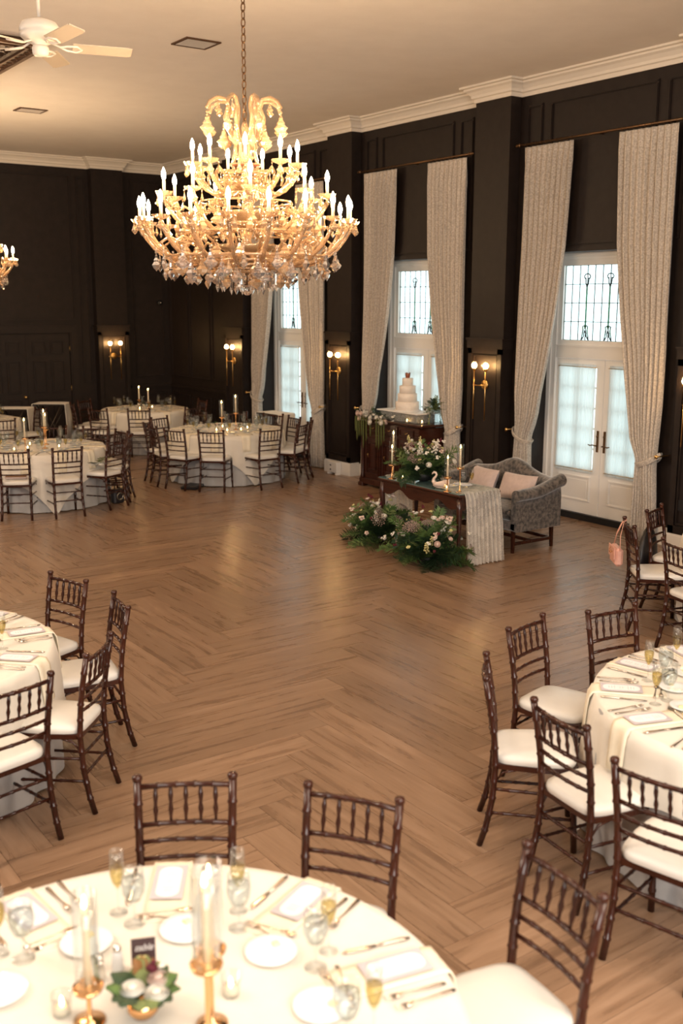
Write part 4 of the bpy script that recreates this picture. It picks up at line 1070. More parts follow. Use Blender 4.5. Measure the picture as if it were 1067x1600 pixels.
FM = {'frond0': frond(.36, 1).mesh('fern_frond', 'fern_green'), 'frond1': frond(.30, 2, .12).mesh('fern_frond', 'fern_green'), 'frond2': frond(.26, 3, .13).mesh('fern_frond', 'dark_green'),
      'leaf0': leafy(.28, 4).mesh('leafy_stem', 'olive_green'), 'leaf1': leafy(.22, 5, 6, .036).mesh('leafy_stem', 'dark_green'),
      'rose': rose(.036).mesh('rose_head', 'rose_white'), 'rosep': rose(.034).mesh('rose_head', 'rose_blush'), 'small': cluster(.026, 9, 2, .014).mesh('flower_cluster', 'rose_white'),
      'smallp': cluster(.03, 10, 3, .015).mesh('flower_cluster', 'rose_blush'), 'burg': cluster(.022, 8, 4, .013).mesh('dark_blossom', 'burgundy'), 'umbel': umbel(.075, 5).mesh('lace_umbel', 'lace_flower'),
      'spire': spire(.24, 6).mesh('flower_spire', 'rose_white'), 'spirey': spire(.26, 7).mesh('flower_spire', 'tiny_yellow'), 'thistle': cluster(.022, 12, 8, .012).mesh('pale_button_flower', 'tiny_yellow')}
def arrangement(nm, x, y, z, rx, ry, h, lab, seed, nf=70, flat=1.0):
    R = random.Random(seed); t = thing(nm, (x, y, z), 0, lab, 'flowers')
    MB().lathe([(.05, 0), (.09, .02), (.10, .09), (.085, .10), (.001, .095)], 16).build('bowl', 'black', t)
    for q in range(nf):
        a = R.uniform(0, 2 * PI); el = R.uniform(-.15, 1.35) * flat; k = R.choice(['frond0', 'frond1', 'frond2', 'frond2', 'leaf0', 'leaf1'])
        s = (math.cos(el) ** 2 * (rx * math.cos(a) ** 2 + ry * math.sin(a) ** 2) + math.sin(el) ** 2 * h) / .34 * R.uniform(.7, 1.1)
        me = FM[k]; o = put({'f': 'fern_frond', 'l': 'leafy_stem'}[k[0]], me, t, Tr(.03 * math.cos(a), .03 * math.sin(a), .06) @ Rz(a) @ Ry(-el) @ Rx(R.uniform(-1, 1)) @ Sc(s))
    for k, n in (('spire', 4), ('spirey', 3), ('umbel', 5), ('rose', 5), ('rosep', 4), ('small', 9), ('smallp', 5), ('burg', 5), ('thistle', 4)):
        for q in range(n):
            a = R.uniform(0, 2 * PI); el = R.uniform(.25, 1.35); rr = R.uniform(.72, .98); dx, dy, dz_ = rx * math.cos(el) * math.cos(a), ry * math.cos(el) * math.sin(a), h * math.sin(el)
            p = Vector((dx, dy, dz_ + .05)) * rr
            if k.startswith('spire'):
                p *= .55; T = align(p, p + Vector((dx, dy, dz_ + .12)))
            else: T = Tr(*p) @ Vector((dx, dy, dz_ * 1.0 + .02)).to_track_quat('Z', 'Y').to_matrix().to_4x4()
            put({'spire': 'flower_spire', 'spirey': 'flower_spire', 'umbel': 'lace_umbel', 'rose': 'rose_head', 'rosep': 'rose_head', 'small': 'flower_cluster', 'smallp': 'flower_cluster', 'burg': 'dark_blossom', 'thistle': 'button_flower'}[k], FM[k], t, T @ Sc(R.uniform(.8, 1.2)))
    return t
arrangement('floor_arrangement', 7.12, 9.32, 0, .50, .56, .56, 'wild fern and white flower arrangement on the floor left of the head table', 11, 85)
arrangement('floor_arrangement', 6.93, 8.22, 0, .50, .62, .60, 'wild fern and white flower arrangement on the floor in front of the lace drape', 12, 95)
arrangement('table_arrangement', 7.38, 8.84, .775, .34, .50, .50, 'tall spiky green arrangement with white flowers on the head table', 13, 90)
def centerpiece(x, y, lab, seed, s=1.0):
    R = random.Random(seed); t = thing('flower_centerpiece', (x, y, TZ), R.uniform(0, 3), lab, 'flowers', 'low flower centrepieces')
    MB().lathe([(.025, 0), (.035, .03), (.03, .07), (.001, .068)], 12).build('bud_vase', 'glass', t)
    for q in range(7): put('leafy_stem', FM['leaf1'], t, Tr(0, 0, .06) @ Rz(q * .9 + R.random()) @ Ry(-R.uniform(.1, 1)) @ Sc(.45 * s))
    for k, n in (('rose', 2), ('rosep', 1), ('small', 2), ('thistle', 1)):
        for q in range(n): a = R.uniform(0, 6.28); put('flower_head', FM[k], t, Tr(.045 * s * math.cos(a), .045 * s * math.sin(a), .08 + .03 * R.random()) @ Sc(.8 * s))
centerpiece(4.72, 13.85, 'low green and white flowers between the candles of the far left table', 3); centerpiece(7.95, 14.0, 'low pink and white flowers below the tall candles of the middle far table', 4); centerpiece(7.72, 14.3, 'low white flowers left of the candles on the middle far table', 6)
centerpiece(8.1, 17.95, 'small white flowers by the candles of the corner table', 5)
# nearest table centrepiece: big leaves
t = thing('flower_centerpiece', (1.04, 2.44, TZ), 0, 'low centrepiece of dark green leaves, pale blooms and rust sprigs on the nearest table', 'flowers')
MB().lathe([(.03, 0), (.045, .02), (.04, .055), (.001, .053)], 16).build('bowl', 'rose_gold', t)
bl_ = MB(); bl_.grid(lambda u, v: (.095 * v, (u - .5) * .075 * math.sin(PI * min(.97, .08 + v * .9)), .02 * math.sin(2.4 * v) - .012 * abs(u - .5)), 4, 6); BL = {m_: bl_.mesh('leaf', m_) for m_ in ('dark_green', 'olive_green', 'fern_green', 'rust_leaf')}
for q in range(16):
    a = q * 2.4; put('leaf', BL[['dark_green', 'fern_green', 'dark_green', 'olive_green'][q % 4]], t, Tr(.015 * math.cos(a), .015 * math.sin(a), .05 + .001 * q) @ Rz(a) @ Ry(-.15 - .05 * (q % 5)))
for q in range(6): put('leaf', BL['rust_leaf' if q % 2 else 'olive_green'], t, Tr(.03, .06, .06) @ Rz(1.25 + .35 * (q - 3)) @ Ry(-.4 - .1 * q) @ Sc(.7))
for k, x, y, z in (('rosep', .05, .0, .09), ('rose', .02, -.05, .085), ('small', .06, .05, .09), ('rose', -.03, .0, .09), ('thistle', .055, .125, .075), ('thistle', .035, .10, .08), ('burg', .05, .02, .12)):
    put('flower_head', FM[k], t, Tr(x, y, z))
# shakers and number card
def shaker(x, y, lab, metal):
    t = thing('salt_shaker', (x, y, TZ), 0, lab, 'shaker')
    MB().lathe([(.018, 0), (.019, .004), (.015, .055), (.013, .062), (.001, .062)], 12).build('shaker_body', 'chrome' if metal else 'porcelain', t)
    MB().lathe([(.0135, .060), (.013, .072), (.006, .080), (.001, .081)], 12).build('shaker_cap', 'chrome', t)
shaker(1.063, 2.672, 'white salt shaker with a chrome cap beside the dark number card', False); shaker(1.0, 2.66, 'chrome pepper shaker left of the white salt shaker', True)
t = thing('number_card', (1.11, 2.585, TZ), math.atan2(2.585, 1.11) - PI / 2, 'dark plum table number card with white script and 11, standing by the centrepiece', 'card')
MB().box((-.036, -.0012, .0), (.036, .0012, .125), Rx(-.12)).build('card_face', 'card_plum', t)
MB().tube([(0, .004, .004), (0, .03, .0)], .002, 4).build('card_stay', 'chrome', t)
def text(s, size, T, par, mt, shear=0, nm='lettering'):
    c = bpy.data.curves.new(nm, 'FONT'); c.body = s; c.size = size; c.align_x = 'CENTER'; c.shear = shear; c.extrude = .0003; c.materials.append(M[mt])
    o = bpy.data.objects.new(nm, c); me = bpy.data.meshes.new_from_object(o); bpy.data.objects.remove(o); return put(nm, me, par, T)
text('table', .028, Tr(0, -.0012, 0) @ Rx(-.12) @ Tr(0, -.001, .088) @ Rx(PI / 2), t, 'script_white', .5)
text('11', .036, Tr(0, -.0012, 0) @ Rx(-.12) @ Tr(0, -.001, .045) @ Rx(PI / 2), t, 'script_white')

# ---------------------------------------------------------------- head table
def taper_leg(m_, x, y, h, sx, sy):
    pts = [(x, y, h), (x + sx * .012, y + sy * .012, h * .8), (x - sx * .006, y - sy * .006, h * .45), (x + sx * .004, y + sy * .004, h * .12), (x + sx * .02, y + sy * .02, .02), (x + sx * .02, y + sy * .02, 0)]
    m_.tube(pts, [.032, .034, .022, .016, .024, .022], 8)
t = thing('head_table', (7.425, 8.665, 0), 0, 'narrow dark wood table with a glass top set for the couple', 'table')
MB().box((-.295, -.71, .735), (.295, .71, .762), bev=.006).build('tabletop', 'antique_wood', t)
MB().box((-.285, -.70, .763), (.285, .70, .771)).build('glass_top', 'table_glass', t)
m_ = MB()
def apron(x0, y0, x1, y1):
    n = 24; th = .018; d = Vector((x1 - x0, y1 - y0)).normalized(); nx, ny = -d.y * th, d.x * th; vs = []
    for q in range(n + 1):
        s = q / n; x, y = x0 + (x1 - x0) * s, y0 + (y1 - y0) * s; zb = .615 - .035 * math.cos(4 * PI * s) + .02 * math.cos(8 * PI * s)
        vs += [(x, y, zb), (x, y, .735), (x + nx, y + ny, zb), (x + nx, y + ny, .735)]
    fs = []
    for q in range(n):
        a, b = q * 4, q * 4 + 4; fs += [(a, b, b + 1, a + 1), (a + 2, a + 3, b + 3, b + 2), (a, a + 2, b + 2, b)]
    m_.add(vs, fs)
apron(-.25, -.66, -.25, .66); apron(.25, .66, .25, -.66); apron(-.25, .66, .25, .66); apron(.25, -.66, -.25, -.66); m_.build('apron', 'antique_wood', t)
for sx in (-1, 1):
    for sy in (-1, 1):
        m_ = MB(); taper_leg(m_, sx * .245, sy * .655, .735, sx, sy); m_.build('leg', 'antique_wood', t)
HT = .7715
# lace runners: from the table top down both ends
def lace_runner(y_edge, s, x0, x1, y_in, zend, lab, seed):
    R = random.Random(seed); path = [(y_in, HT + .006), (y_edge - s * .1, HT + .006), (y_edge - s * .01, HT + .007), (y_edge + s * .012, HT - .005), (y_edge + s * .02, HT - .05), (y_edge + s * .03, .60), (y_edge + s * .045, .42), (y_edge + s * .055, .25), (y_edge + s * .065, .12), (y_edge + s * .075, zend)]
    n = 90; ph = R.uniform(0, 6)
    def fn(u, v):
        y, z = path[int(round(v * (len(path) - 1)))]; top = z > HT - .01
        a = (.004 if top else .012 + .016 * min(1, (HT - z) / .3)); f = math.sin(2 * PI * 9 * u + ph + .7 * math.sin(z * 5)) + .4 * math.sin(2 * PI * 17 * u)
        sc_ = math.sin(2 * PI * 34 * u)
        x = x0 + (x1 - x0) * (u * (1 + .05 * (1 - z)) - .025) + (.006 * math.sin(z * 40) if u in (0, 1) else 0)
        return (x, y + s * a * f if not top else y, z + (.003 * (1 + f) if top else 0) + (.006 * sc_ if v == 1 else 0))
    o = MB().grid(fn, n, len(path) - 1).build('lace_runner', 'lace'); return tag(o, lab, 'runner', None)
lace_runner(7.955, -1, 7.21, 7.70, 8.45, .012, 'white lace runner falling to the floor at the loveseat end of the head table', 1)
lace_runner(9.375, 1, 7.26, 7.68, 9.1, .10, 'white lace runner hanging at the sideboard end of the head table, behind the ferns', 2)
tall_candle(7.175, 9.16, HT, .93, 1.12, 'shorter brass candle holder, left end of the head table', 1.20, 'candle holders on the head table')
tall_candle(7.317, 9.32, HT, 1.06, 1.25, 'taller brass candle holder, left end of the head table', 1.35, 'candle holders on the head table')
tall_candle(7.155, 8.18, HT, .925, 1.12, 'brass candle holder by the swan on the head table, shorter', 1.165, 'candle holders on the head table')
tall_candle(7.25, 8.09, HT, 1.03, 1.235, 'brass candle holder by the lace on the head table, taller', 1.285, 'candle holders on the head table')
# swan
t = thing('swan_figurine', (7.21, 8.36, HT), -PI / 2 + .3, 'blush ceramic swan figurine on the head table edge', 'figurine')
m_ = MB(); m_.grid(lambda u, v: ((-.085 + .17 * v) , .042 * math.sin(PI * min(1, .06 + .94 * v)) ** .6 * math.cos(2 * PI * u), .036 + .036 * math.sin(PI * min(.99, .05 + .93 * v)) ** .6 * math.sin(2 * PI * u) + .030 * max(0, v - .6)), 16, 12, wrap=True)
m_.build('body', 'swan_ceramic', t)
m_ = MB(); m_.tube([(-.062, 0, .045), (-.088, 0, .075), (-.082, 0, .105), (-.060, 0, .125), (-.048, 0, .148), (-.058, 0, .170), (-.080, 0, .172), (-.098, 0, .158), (-.108, 0, .145)], [.026, .019, .014, .012, .011, .012, .0145, .009, .003], 10); m_.build('neck_and_head', 'swan_ceramic', t)
for s in (-1, 1):
    m_ = MB(); m_.grid(lambda u, v: (-.05 + .14 * v, s * (.040 + .006 * math.sin(PI * u)), .035 + .045 * u * (1 - .4 * (1 - v)) + .03 * v * u), 4, 6); o = m_.build('wing', 'swan_ceramic', t); q = o.modifiers.new('t', 'SOLIDIFY'); q.thickness = .008
# the couple's setting
for x, y, k in ((7.50, 8.36, 1), (7.53, 9.05, 2)):
    w_ = ('right', 'left')[k - 1]
    o = inst('plate', plate, (x - .12, y + .02, HT + .004), .2, 'small plate at the %s seat of the head table' % w_, 'plate', None)
    o = MB().box((-.05, -.10, 0), (.05, .10, .010), bev=.004).build('folded_napkin', 'card_white'); o.location = (x + .03, y, HT + .012); o.rotation_euler = (0, 0, .2); tag(o, 'white folded napkin at the %s seat of the head table' % w_, 'napkin')
    o = MB().box((-.05, -.085, 0), (.05, .085, .0015)).build('menu_card', 'card_white'); o.location = (x + .03, y, HT + .0235); o.rotation_euler = (0, 0, .35); tag(o, 'white menu card on the napkin at the %s seat of the head table' % w_, 'card')
    inst('knife', knife, (x + .02, y - .13, HT + .008), .1, 'steel knife at the %s seat of the head table' % w_, 'knife', None)
    inst('fork', fork, (x + .02, y + .14, HT + .008), PI + .1, 'steel fork at the %s seat of the head table' % w_, 'fork', None)
    inst('goblet', goblet, (x - .09, y - .14 + .3 * (k - 1), HT + .008), 0, 'stemmed goblet at the %s seat of the head table' % w_, 'glass', None)
    inst('flute', flute, (x - .02, y - .20 + .3 * (k - 1), HT + .008), 0, 'champagne flute at the %s seat of the head table' % w_, 'glass', None)
votive(7.22, 9.02, HT, 'glass votive at the left end of the head table', 'votives on the head table'); votive(7.20, 8.24, HT, 'glass votive beside the swan on the head table', 'votives on the head table')

# ---------------------------------------------------------------- camelback loveseat (faces -x)
t = thing('loveseat', (8.33, 8.68, 0), 0, 'grey patterned velvet camelback loveseat with rolled arms behind the head table', 'sofa')
yw = .66
def backtop(y): s = abs(y) / yw; return .80 + .145 * math.exp(-(s / .42) ** 2) - .02 * max(0, s - .7)
def fb(u, v):       # back shell, a closed loop in v
    y = -yw - .03 + (2 * yw + .06) * u; zt = backtop(y); k = int(round(v * 12)); wrapx = .10 * (abs(y) / yw) ** 4
    L_ = [(.30, .26), (.29, .30), (.255, .45), (.235, .60), (.24, zt - .08), (.25, zt - .03), (.29, zt), (.34, zt + .005), (.375, zt - .03), (.385, zt - .08), (.37, .60), (.345, .42), (.32, .26)]
    x, z = L_[k]; return (x - wrapx * (1 if k < 6 else .6), y, z)
MB().grid(fb, 40, 12).build('back_rest', 'velvet', t)
for s in (-1, 1):   # arms: scrolled, sloping up to the back
    def fa_(u, v, s=s):
        x = -.335 + .70 * u; top = .71 + .125 * u ** 1.3 + .012 * math.cos(PI * u * 2) - (.05 * (1 - u / .1) if u < .1 else 0) * 0; rr = .062 + .012 * u
        k = int(round(v * 20)); yo = s * (yw + .005)
        if k <= 3: return (x, yo - s * .055, .28 + (top - .12 - .28) * k / 3)
        if k <= 16:
            a = PI - (k - 3) / 13 * PI * 1.5; return (x, yo + s * (.018 + rr * 1.15 * math.cos(a)), top - rr + rr * math.sin(a))
        q = (k - 16) / 4; return (x, yo + s * (.030 - .0 * q), (top - 2 * rr) * (1 - q) + .25 * q)
    m_ = MB(); m_.grid(fa_, 14, 20)
    for u in (0, 1):   # end caps
        ring = [fa_(u, k / 20) for k in range(21)]; m_.add(ring, [tuple(range(21))] if (u == 0) == (s > 0) else [tuple(reversed(range(21)))])
    m_.build('arm_rest', 'velvet', t)
m_ = MB(); m_.box((-.335, -yw - .03, .25), (.33, yw + .03, .36), bev=.02); m_.build('seat_base', 'velvet', t)
def cush(nm, x0, x1, y0, y1, z0, z1, mt, par, puff=.03, T=None):
    def fn(u, v):
        a = 2 * PI * u; k = int(round(v * 8)); r = [.9, .98, 1, 1, 1, .98, .9, .6, .001][k]; z = [0, .12, .35, .5, .65, .88, 1, 1.06, 1.1][k]
        if k == 0: r = .9
        c, s_ = math.cos(a), math.sin(a); e = .3; x = math.copysign(abs(c) ** e, c) * r; y = math.copysign(abs(s_) ** e, s_) * r
        return ((x0 + x1) / 2 + x * (x1 - x0) / 2, (y0 + y1) / 2 + y * (y1 - y0) / 2, z0 + (z1 - z0) * z + puff * max(0, 1 - x * x) * max(0, 1 - y * y) * (1 if z > .8 else 0))
    return MB().grid(fn, 40, 8, wrap=True, T=T).build(nm, mt, par)
cush('seat_cushion', -.33, .25, -yw + .05, yw - .05, .36, .475, 'velvet', t)
for sx, sy in ((-.30, -.62), (-.30, .62), (.30, -.62), (.30, .62)):
    MB().tube([(sx, sy, .26), (sx + (.012 if sx > 0 else 0), sy, 0)], [.027, .020], 4, smooth=False).build('leg', 'mahogany', t)
for s in (-1, 1): MB().box((-.29, s * .62 - .010, .085), (.29, s * .62 + .010, .12)).build('stretcher', 'mahogany', t)
MB().box((-.012, -.61, .085), (.012, .61, .12)).build('stretcher', 'mahogany', t); MB().box((.28, -.61, .085), (.30, .61, .12)).build('stretcher', 'mahogany', t)
def pillow(w_, h, d, loc, rx, rz, lab):
    def side(s):
        def fn(u, v):
            x, y = u * 2 - 1, v * 2 - 1; f = (max(0, 1 - x ** 4) * max(0, 1 - y ** 4)) ** .5; pin = 1 - .07 * (1 - x * x) * abs(y) ** 3; 
            return (x * w_ / 2 * (1 - .05 * (1 - y * y) * abs(x) ** 3), s * d / 2 * f, y * h / 2 * pin)
        return fn
    m_ = MB(); m_.grid(side(-1), 16, 12); m_.grid(side(1), 16, 12); o = m_.build('throw_pillow', 'blush_fabric'); o.location = loc
    o.matrix_world = Tr(*loc) @ Rz(rz) @ Rx(rx); tag(o, lab, 'cushion'); return o
pillow(.47, .30, .15, (8.43, 8.99, .665), -.38, -PI / 2 - .12, 'blush rectangular pillow at the left of the loveseat'); pillow(.49, .32, .15, (8.40, 8.39, .665), -.42, -PI / 2 + .1, 'blush rectangular pillow at the right of the loveseat')

# ---------------------------------------------------------------- sideboard with cake
t = thing('sideboard', (9.43, 11.84, 0), 0, 'antique dark carved wooden sideboard under the wedding cake', 'cabinet')
bx0, bx1, by = -.19, .28, .70
MB().box((bx0, -by, .12), (bx1, by, 1.0)).build('body', 'antique_wood', t)
MB().box((bx0 - .05, -by - .05, 1.0), (bx1 + .01, by + .05, 1.035), bev=.008).build('worktop', 'antique_wood', t, Tr(0, 0, .012))
MB().box((bx0 - .03, -by - .03, .04), (bx1, by + .03, .13), bev=.01).build('plinth', 'antique_wood', t)
for s in (-1, 1):
    m_ = MB(); m_.box((bx0 - .05, s * (by - .02) - .06, 0), (bx0 + .06, s * (by - .02) + .06, .06), bev=.01); m_.build('foot', 'antique_wood', t)
    m_ = MB(); m_.lathe([(.035, .13), (.038, .16), (.026, .2), (.028, .5), (.03, .62), (.026, .76), (.036, .78), (.036, .82)], 10, Tr(bx0 - .012, s * (by - .04), 0)); m_.build('column', 'antique_wood', t)
    m_ = MB(); m_.box((bx0 - .045, s * (by - .04) - .05, .82), (bx0, s * (by - .04) + .05, 1.0)); 
    for z in (.86, .90, .94): m_.box((bx0 - .053, s * (by - .04) - .045, z), (bx0 - .045, s * (by - .04) + .045, z + .018))
    m_.build('corbel', 'antique_wood', t)
for k in (-1, 0, 1):
    c = k * .40; m_ = MB(); m_.box((bx0 - .018, c - .18, .84), (bx0, c + .18, .98)); fr(m_, c - .165, c + .165, .855, .965, PR(bx0 - .018), t=.015, d=.008); d = m_.build('drawer', 'antique_wood', t)
    MB().tube([(bx0 - .026, c - .03, .915), (bx0 - .05, c - .02, .90), (bx0 - .05, c + .02, .90), (bx0 - .026, c + .03, .915)], .004, 6).build('drawer_pull', 'brass', d)
    m_ = MB(); m_.box((bx0 - .018, c - .18, .16), (bx0, c + .18, .80)); fr(m_, c - .15, c + .15, .20, .76, PR(bx0 - .018), t=.025, d=.01); fr(m_, c - .09, c + .09, .28, .68, PR(bx0 - .018), t=.012, d=.012); d = m_.build('cabinet_door', 'antique_wood', t)
    MB().tube([(bx0 - .03, c + .10, .52), (bx0 - .045, c + .10, .50), (bx0 - .03, c + .10, .46)], .005, 6).build('escutcheon', 'brass', d)
t = thing('cake_riser', (9.47, 11.74, 1.048), 0, 'grey sequined box riser beneath the wedding cake', 'riser')
MB().box((-.17, -.42, 0), (.17, .42, .128), bev=.006).build('riser_box', 'sequin_grey', t); MB().box((-.21, -.47, .128), (.21, .47, .146), bev=.004).build('board', 'white_paint', t)
t = thing('wedding_cake', (9.46, 11.735, 1.195), 0, 'four-tier ivory wedding cake on the sideboard', 'cake')
MB().lathe([(.001, 0), (.20, 0), (.20, .012), (.001, .012)], 40).build('cake_board', 'white_paint', t)
z = .012
for r, h in ((.172, .120), (.142, .118), (.118, .113), (.078, .108)):
    MB().lathe([(r, z), (r + .001, z + h - .008), (r - .006, z + h), (.001, z + h)], 40).build('cake_tier', 'frosting', t); z += h
t = thing('cake_topper', (9.46, 11.735, 1.195 + z + .001), 0, 'small dark copper crown topper on the wedding cake', 'topper')
m_ = MB(); ns = 32
m_.grid(lambda u, v: ((.030 + .010 * v) * math.cos(2 * PI * u), (.030 + .010 * v) * math.sin(2 * PI * u), .055 * v + (.022 * abs(math.cos(2.5 * 2 * PI * u)) if v == 1 else 0)), ns, 3, wrap=True); o = m_.build('crown_band', 'copper', t); q = o.modifiers.new('t', 'SOLIDIFY'); q.thickness = .005
MB().lathe([(.03, 0), (.033, .012), (.03, .014)], 20).build('crown_base', 'copper', t)
# garland with hanging amaranth
t = thing('flower_garland', (9.26, 12.20, 1.048), 0, 'white rose garland with green trailing amaranthus on the left of the sideboard', 'flowers'); R = random.Random(5)
for q in range(46):
    y = R.uniform(-.42, .50); p = (R.uniform(-.06, .10), y, R.uniform(.0, .06)); put('leafy_stem', FM[R.choice(['leaf0', 'leaf1', 'frond2'])], t, Tr(*p) @ Rz(R.uniform(0, 6.3)) @ Ry(-R.uniform(-.3, .9)) @ Sc(R.uniform(.35, .6)))
for q in range(19):
    y = R.uniform(-.38, .46); put('rose_head', FM[R.choice(['rose', 'rose', 'rose', 'rosep'])], t, Tr(R.uniform(-.16, -.04), y, R.uniform(-.05, .11)) @ Ry(-.7 - R.random()) @ Sc(R.uniform(.95, 1.35)))
for q in range(10): put('flower_cluster', FM['small'], t, Tr(R.uniform(-.09, .05), R.uniform(-.5, .48), R.uniform(.0, .09)))
am = MB(); am.tube([(0, 0, 0), (-.02, 0, -.02), (-.025, .003, -.15), (-.022, 0, -.32), (-.02, .004, -.42)], [.006, .008, .010, .009, .003], 6)
for q in range(60): a = q * 2.4; z_ = -.03 - .37 * q / 60; am.ball((-.022 + .010 * math.cos(a), .010 * math.sin(a), z_), .005, 5, 3)
ame = am.mesh('amaranth_tail', 'amaranth')
for y, s in ((.38, .9), (.33, .75), (.27, .75), (.22, 1.15), (.15, .9), (-.10, 1.05), (-.16, 1.1), (-.22, .95), (.05, .7), (-.28, .8), (.42, .6)): put('amaranth_tail', ame, t, Tr(-.06, y, .02) @ Sc(1, 1, s))
# vase with greenery at the right
t = thing('greenery_vase', (9.56, 11.24, 1.048), 0, 'clear glass vase of trailing eucalyptus on the right of the sideboard', 'vase')
MB().lathe([(.05, 0), (.055, .02), (.045, .14), (.06, .20), (.058, .20), (.042, .14), (.05, .01), (.001, .01)], 20).build('glass_vase', 'glass', t)
for q in range(46):
    el = R.uniform(-.3, 1.5); put('leafy_stem', FM[R.choice(['leaf0', 'leaf1', 'frond2'])], t, Tr(0, 0, .18) @ Rz(R.uniform(0, 6.3)) @ Ry(-el) @ Sc(R.uniform(.45, .85)))
for a, l in ((2.2, .42), (3.4, .34), (.2, .3)):
    tr_ = MB(); pts = [(.02, 0, .2), (.09, 0, .22), (.13, 0, .12), (.14, 0, .02), (.15, 0, -.0)]; tr_.tube(pts, .003, 4)
    for q in range(34):
        s = q / 34 * 4; i = min(int(s), 3); p = Vector(pts[i]).lerp(Vector(pts[i + 1]), s - i); tr_.ball(p + Vector((R.uniform(-.015, .015), R.uniform(-.02, .02), 0)), .010, 5, 3, sc_=(1, 1, .5))
    tr_.build('trailing_vine', 'olive_green', t, Rz(a))
t = thing('flower_glass', (9.45, 11.22, 1.048), 0, 'small clear glass vase between the candle and the eucalyptus vase', 'vase')
MB().lathe([(.03, 0), (.034, .015), (.028, .10), (.036, .15), (.0345, .15), (.0265, .10), (.03, .006), (.001, .006)], 16).build('glass_body', 'glass', t)
votive(9.33, 11.24, 1.048, 'glass votive candle on the sideboard edge below the cake', 'votives on the sideboard'); votive(9.27, 11.50, 1.048, 'second glass votive candle on the sideboard, left of the first', 'votives on the sideboard')

# ---------------------------------------------------------------- draped tray stands
def tray_stand(x, y, rz, w_, d_, ztop, zb, lab):
    t = thing('draped_tray_stand', (x, y, 0), rz, lab, 'stand', 'draped serving stands')
    for s in (-1, 1):
        m_ = MB(); m_.tube([(-w_ * .38, s * d_ * .42, 0), (w_ * .38, s * d_ * .42, ztop - .03)], .014, 6); m_.build('leg', 'dark_metal', t)
        m_ = MB(); m_.tube([(w_ * .38, s * d_ * .36, 0), (-w_ * .38, s * d_ * .36, ztop - .03)], .014, 6); m_.build('leg', 'dark_metal', t)
    MB().box((-w_ / 2 + .01, -d_ / 2 + .01, ztop - .03), (w_ / 2 - .01, d_ / 2 - .01, ztop - .012)).build('tray', 'dark_metal', t)
    xs = [(-w_ / 2 - .03, zb), (-w_ / 2 - .02, (zb + ztop) / 2), (-w_ / 2 - .006, ztop - .03), (-w_ / 2, ztop - .004), (-w_ / 2 + .03, ztop), (0, ztop + .002), (w_ / 2 - .03, ztop), (w_ / 2, ztop - .004), (w_ / 2 + .006, ztop - .03), (w_ / 2 + .02, (zb + ztop) / 2), (w_ / 2 + .03, zb)]
    def fn(u, v):
        x_, z_ = xs[int(round(u * 10))]; y_ = (v - .5) * d_; e = max(0, (ztop - z_)); return (x_ + (.02 * math.sin(v * 11 + 1) * e if x_ > 0 else -.02 * math.sin(v * 11 + 1) * e), y_ * (1 + .08 * e), z_)
    o = MB().grid(fn, 10, 20, smooth=True).build('draped_cloth', 'cream_cloth', t); q = o.modifiers.new('t', 'SOLIDIFY'); q.thickness = .006
tray_stand(6.66, 18.72, -.62, .60, .42, .90, .23, 'cream-draped folding serving stand in front of the dark doors, open side forward')
tray_stand(5.93, 18.62, -.62, .60, .42, .86, .23, 'cream-draped folding serving stand at the far left, left of the other')
tray_stand(9.20, 14.98, PI / 2 + .12, .62, .36, .90, .22, 'cream-draped serving stand by the farthest french door')

# ---------------------------------------------------------------- bags and odds on the chairs
def chair_frame(i): x, y, d = C[i][:3]; return Tr(x, y, 0) @ Rz(math.radians(d) - PI / 2)
def placed(o, T): o.matrix_world = T; return o
# pink shoulder bag on the purse chair (hangs from the left post, outside the back)
t = thing('shoulder_bag', (0, 0, 0), 0, 'pink leather shoulder bag hanging from the chair post at the right', 'bag'); placed(t, chair_frame(9) @ Tr(-.165, -.06, .0))
m_ = MB(); m_.box((-.12, -.035, .50), (.12, .035, .66), bev=.02); m_.build('bag_body', 'pink_leather', t)
m_ = MB(); m_.box((-.115, -.046, .56), (.115, -.035, .664), bev=.004); m_.build('flap', 'pink_leather', t)
for s in (-1, 1):
    m_ = MB(); m_.tube([(s * .125, 0, .64), (s * .07, .01, .76), (s * .02, .045, .875), (0, .07, .890)], [(.018, .002)] * 4, 6, flat=(1, 0, 0)); m_.build('strap', 'pink_leather', t)
m_ = MB(); m_.tube([(-.13, 0, .63), (-.155, -.01, .615), (-.18, -.01, .60)], .004, 5); m_.build('pull_tab', 'pink_leather', t)
for q in range(7): MB().ball((-.06 + .025 * (q % 5), -.047, .60 + .02 * (q // 3)), .010, 6, 4, sc_=(1, .4, 1)).build('stud', 'rose_gold', t)
t = thing('shoulder_bag', (0, 0, 0), 0, 'black soft shoulder bag hanging from the chair beside the drape', 'bag'); placed(t, chair_frame(10) @ Tr(-.09, -.075, -.06))
def bagf(u, v):
    a = 2 * PI * u; k = int(round(v * 6)); r = [.3, .95, 1.0, .9, .7, .45, .1][k]; z_ = [.46, .47, .52, .60, .68, .74, .77][k]; return (.21 * r * math.cos(a), .07 * r * math.sin(a), z_ - .08 * (1 - v) + .01 * math.sin(3 * a))
MB().grid(bagf, 20, 6, wrap=True).build('bag_body', 'black_leather', t)
for s in (-1, 1): MB().tube([(s * .08, 0, .72), (s * .10 , .03, .82), (s * .13 + .02, .06, .91)], [(.012, .002)] * 3, 6, flat=(1, 0, 0)).build('strap', 'black_leather', t)
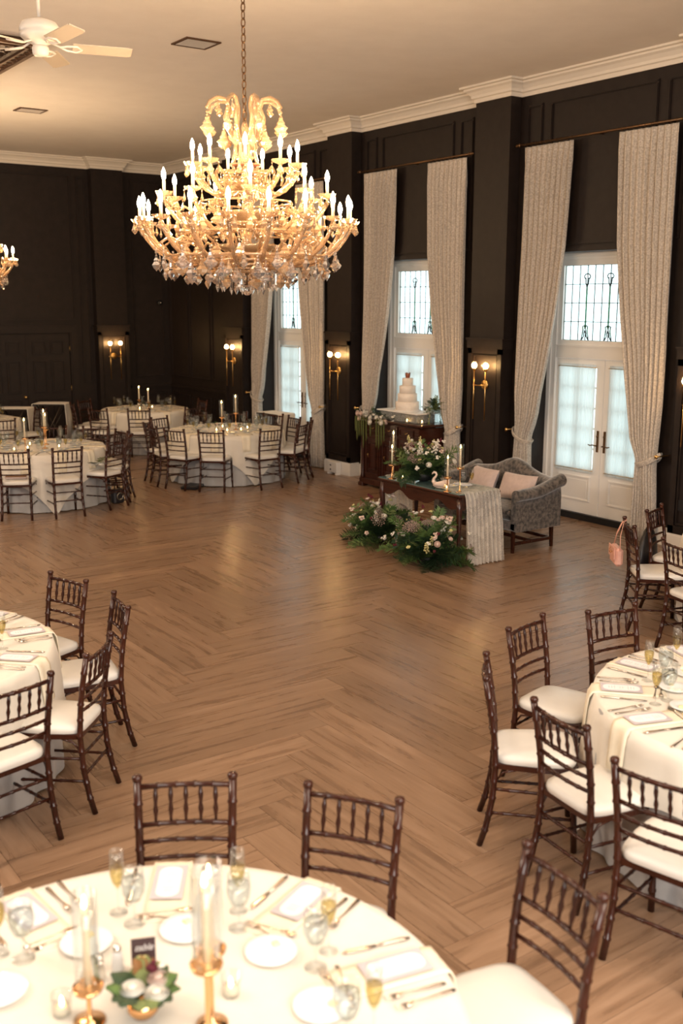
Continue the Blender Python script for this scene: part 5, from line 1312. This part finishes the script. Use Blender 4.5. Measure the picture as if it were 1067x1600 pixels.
t = thing('bouquet', (0, 0, 0), 0, 'white rose bouquet with greenery lying on the chair at the far left table', 'flowers'); placed(t, chair_frame(19) @ Tr(-.03, .34, .51) @ Sc(1.35))
for q, (x, y, z_) in enumerate(((0, 0, .06), (.06, .02, .05), (-.05, .03, .05), (.02, -.06, .05), (.0, .07, .04))): put('rose_head', FM['rose'], t, Tr(x, y, z_) @ Sc(1.25))
for q in range(16): put('leafy_stem', FM['leaf0' if q % 2 else 'leaf1'], t, Tr(0, 0, .035) @ Rz(q * 2.4) @ Ry(-.1 - .08 * (q % 8)) @ Sc(.6))
t = thing('clutch_bag', (0, 0, 0), 0, 'brown folded clutch on the seat of the chair at the far left table front', 'bag'); placed(t, chair_frame(17) @ Tr(-.02, .22, .509))
MB().box((-.14, -.05, 0), (.14, .05, .035), bev=.012).build('clutch_body', 'blush_fabric', t); MB().box((-.13, -.055, .03), (.13, .02, .04), bev=.004).build('flap', 'rust_leaf', t)
t = thing('tote_bag', (5.60, 13.30, 0), .3, 'small black bag with a silver ring emblem on the floor under the bouquet chair', 'bag')
MB().box((-.09, -.05, 0), (.09, .05, .20), bev=.02).build('bag_body', 'black_leather', t)
MB().tube([(.05 * math.cos(2 * PI * q / 16), -.052, .10 + .05 * math.sin(2 * PI * q / 16)) for q in range(17)], .004, 5, cap=False).build('ring_emblem', 'chrome', t)
MB().tube([(-.05, 0, .19), (-.04, 0, .30), (.04, 0, .30), (.05, 0, .19)], .006, 6).build('handle', 'black_leather', t)
t = thing('flat_case', (7.03, 13.80, 0), .7, 'flat dark brown case on the floor under the middle far table edge', 'case')
MB().box((-.22, -.12, 0), (.22, .12, .05), bev=.01).build('case_body', 'black_leather', t); MB().box((-.03, -.128, .02), (.03, -.12, .035)).build('clasp', 'chrome', t)
t = thing('pen', (0, 0, 0), 0, 'thin dark pen lying on the seat of the black bag chair', 'pen'); placed(t, chair_frame(10) @ Tr(.06, .28, .512) @ Rz(.8))
MB().tube([(-.07, 0, .004), (.07, 0, .004)], .004, 6).build('barrel', 'black', t)
